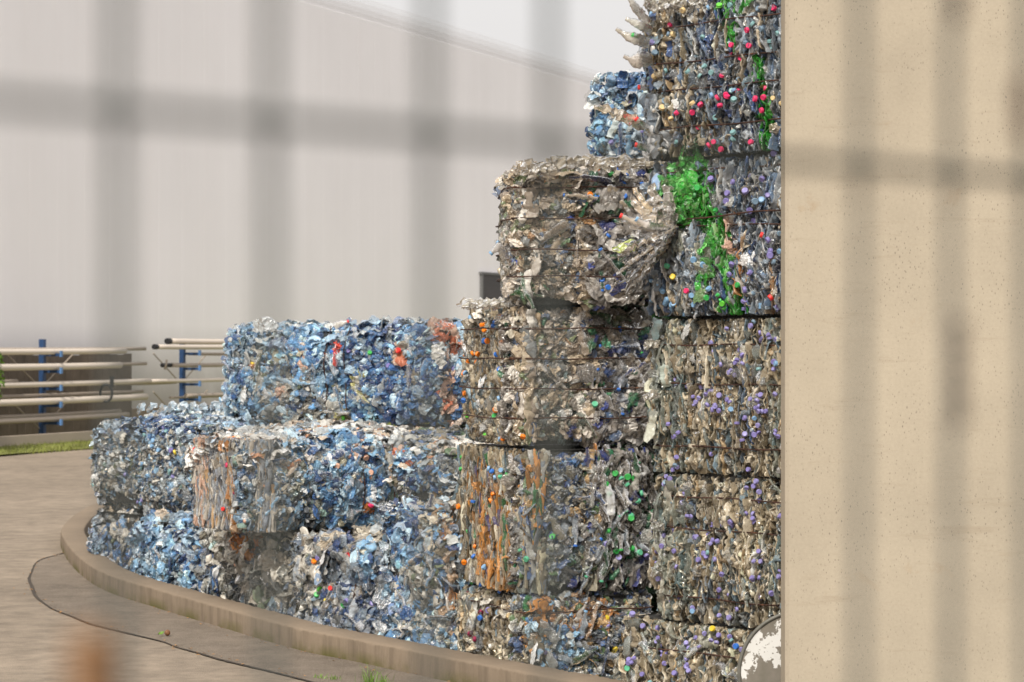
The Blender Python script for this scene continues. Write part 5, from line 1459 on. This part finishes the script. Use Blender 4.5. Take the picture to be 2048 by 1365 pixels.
# shrub peeping in at the left edge
q, _ = wallpt(-55, 3.0)
sh = empty('shrub', (q[0], q[1], 0), 'green shrub just peeping in at the left edge by the hall', 'shrub')
rg = np.random.default_rng(21); k = 2600
pp = rg.normal(0, 1, (k, 3)); pp /= np.linalg.norm(pp, axis=1)[:, None]; pp *= (rg.random(k) ** .4)[:, None] * np.array([.62, .62, .95]); pp[:, 2] += 1.5
Rm = rot_frames(np.array([1., 0, 0]), np.array([0, 1., 0]), np.array([0, 0, 1.]), rg.uniform(0, 6, k), rg.uniform(0, 6, k), rg.uniform(0, 6, k))
quad = np.array([(-.5, 0, 0), (0, .02, -.28), (.5, 0, 0), (0, .02, .28)]) * .11
V = (np.einsum('kij,vj->kvi', Rm, quad) + pp[:, None]).reshape(-1, 3)
link('foliage', mesh_np('foliage', V, np.arange(k * 4).reshape(-1, 4), M_LEAF), sh)
mb = MB()
for i in range(5): mb.tube([(0, 0, 0), (.1 * math.cos(i * 1.3), .1 * math.sin(i * 1.3), .7), (.35 * math.cos(i * 1.3), .35 * math.sin(i * 1.3), 1.7)], [.03, .022, .008], 7)
mb.build('stems', M_BROWN, sh, True)

# ================================================================== THE WIRE FENCE THE PICTURE IS TAKEN THROUGH
fdir = np.array([.7476, .6642]); cc_ = .833
def fpt(Z): return np.array([1.1255 * Z - cc_, Z])
Z0 = 1.605e-4 * FPX * cc_
fb = fpt(Z0)
fence = empty('wire_mesh_fence', (fb[0], fb[1], 0), 'green coated welded wire mesh fence close in front, fully out of focus', 'fence')
for k in range(-8, 26):
    if k in (4, 5): continue          # two wires are missing there: the view on the right stack is clear
    d = fdir * (.05 * k + {2: .0082, 3: .0065, 6: .0042, 7: .005}.get(k, 0))
    mb = MB(); mb.tube([(d[0], d[1], .05), (d[0] + .0006 * math.sin(k), d[1], 1.2), (d[0], d[1], 2.55)], .0020, 8)
    mb.build('vertical_wire', FENCEM, fence, True)
zh = CAMH + (690 - 207) / FPX * (FPX * cc_ / 6466)
for k in range(-10, 3):
    z = zh + k * .2
    d0, d1 = fdir * -.45, fdir * 1.3
    nrm_ = np.array([fdir[1], -fdir[0]]) * .005
    mb = MB(); mb.tube([(d0[0] + nrm_[0], d0[1] + nrm_[1], z), (d1[0] + nrm_[0], d1[1] + nrm_[1], z)], .0021, 8)
    mb.build('horizontal_wire', FENCEM, fence, True)


def rustbit(px, y0, y1, r_, label):
    u = 1.0 / (6466 - px); Z = u * FPX * cc_; q = fpt(Z)
    za = CAMH - (y0 - HY) / FPX * Z; zb = CAMH - (y1 - HY) / FPX * Z
    mb = MB(); n = 14
    pts = [(q[0] - fb[0] + .0015 * math.sin(i * 2.1), q[1] - fb[1] - .003, za + (zb - za) * i / n) for i in range(n + 1)]
    mb.tube(pts, [r_ * (.7 + .4 * math.sin(i * 1.7) ** 2) for i in range(n + 1)], 8)
    o = mb.build('rusty_tie_wire', M_RUST, fence, True); o['label'] = label
    if px > 500: o.data.materials[0] = M_RUST2


rustbit(182, 1262, 1460, .0052, 'thick rust brown tie twisted on the fence')
rustbit(1916, 640, 850, .0019, 'rusty tie at mid height')
rustbit(2040, 150, 270, .0027, 'rusty tie near the upper wire')
rustbit(1912, -20, 40, .0023, 'rusty tie at the top')
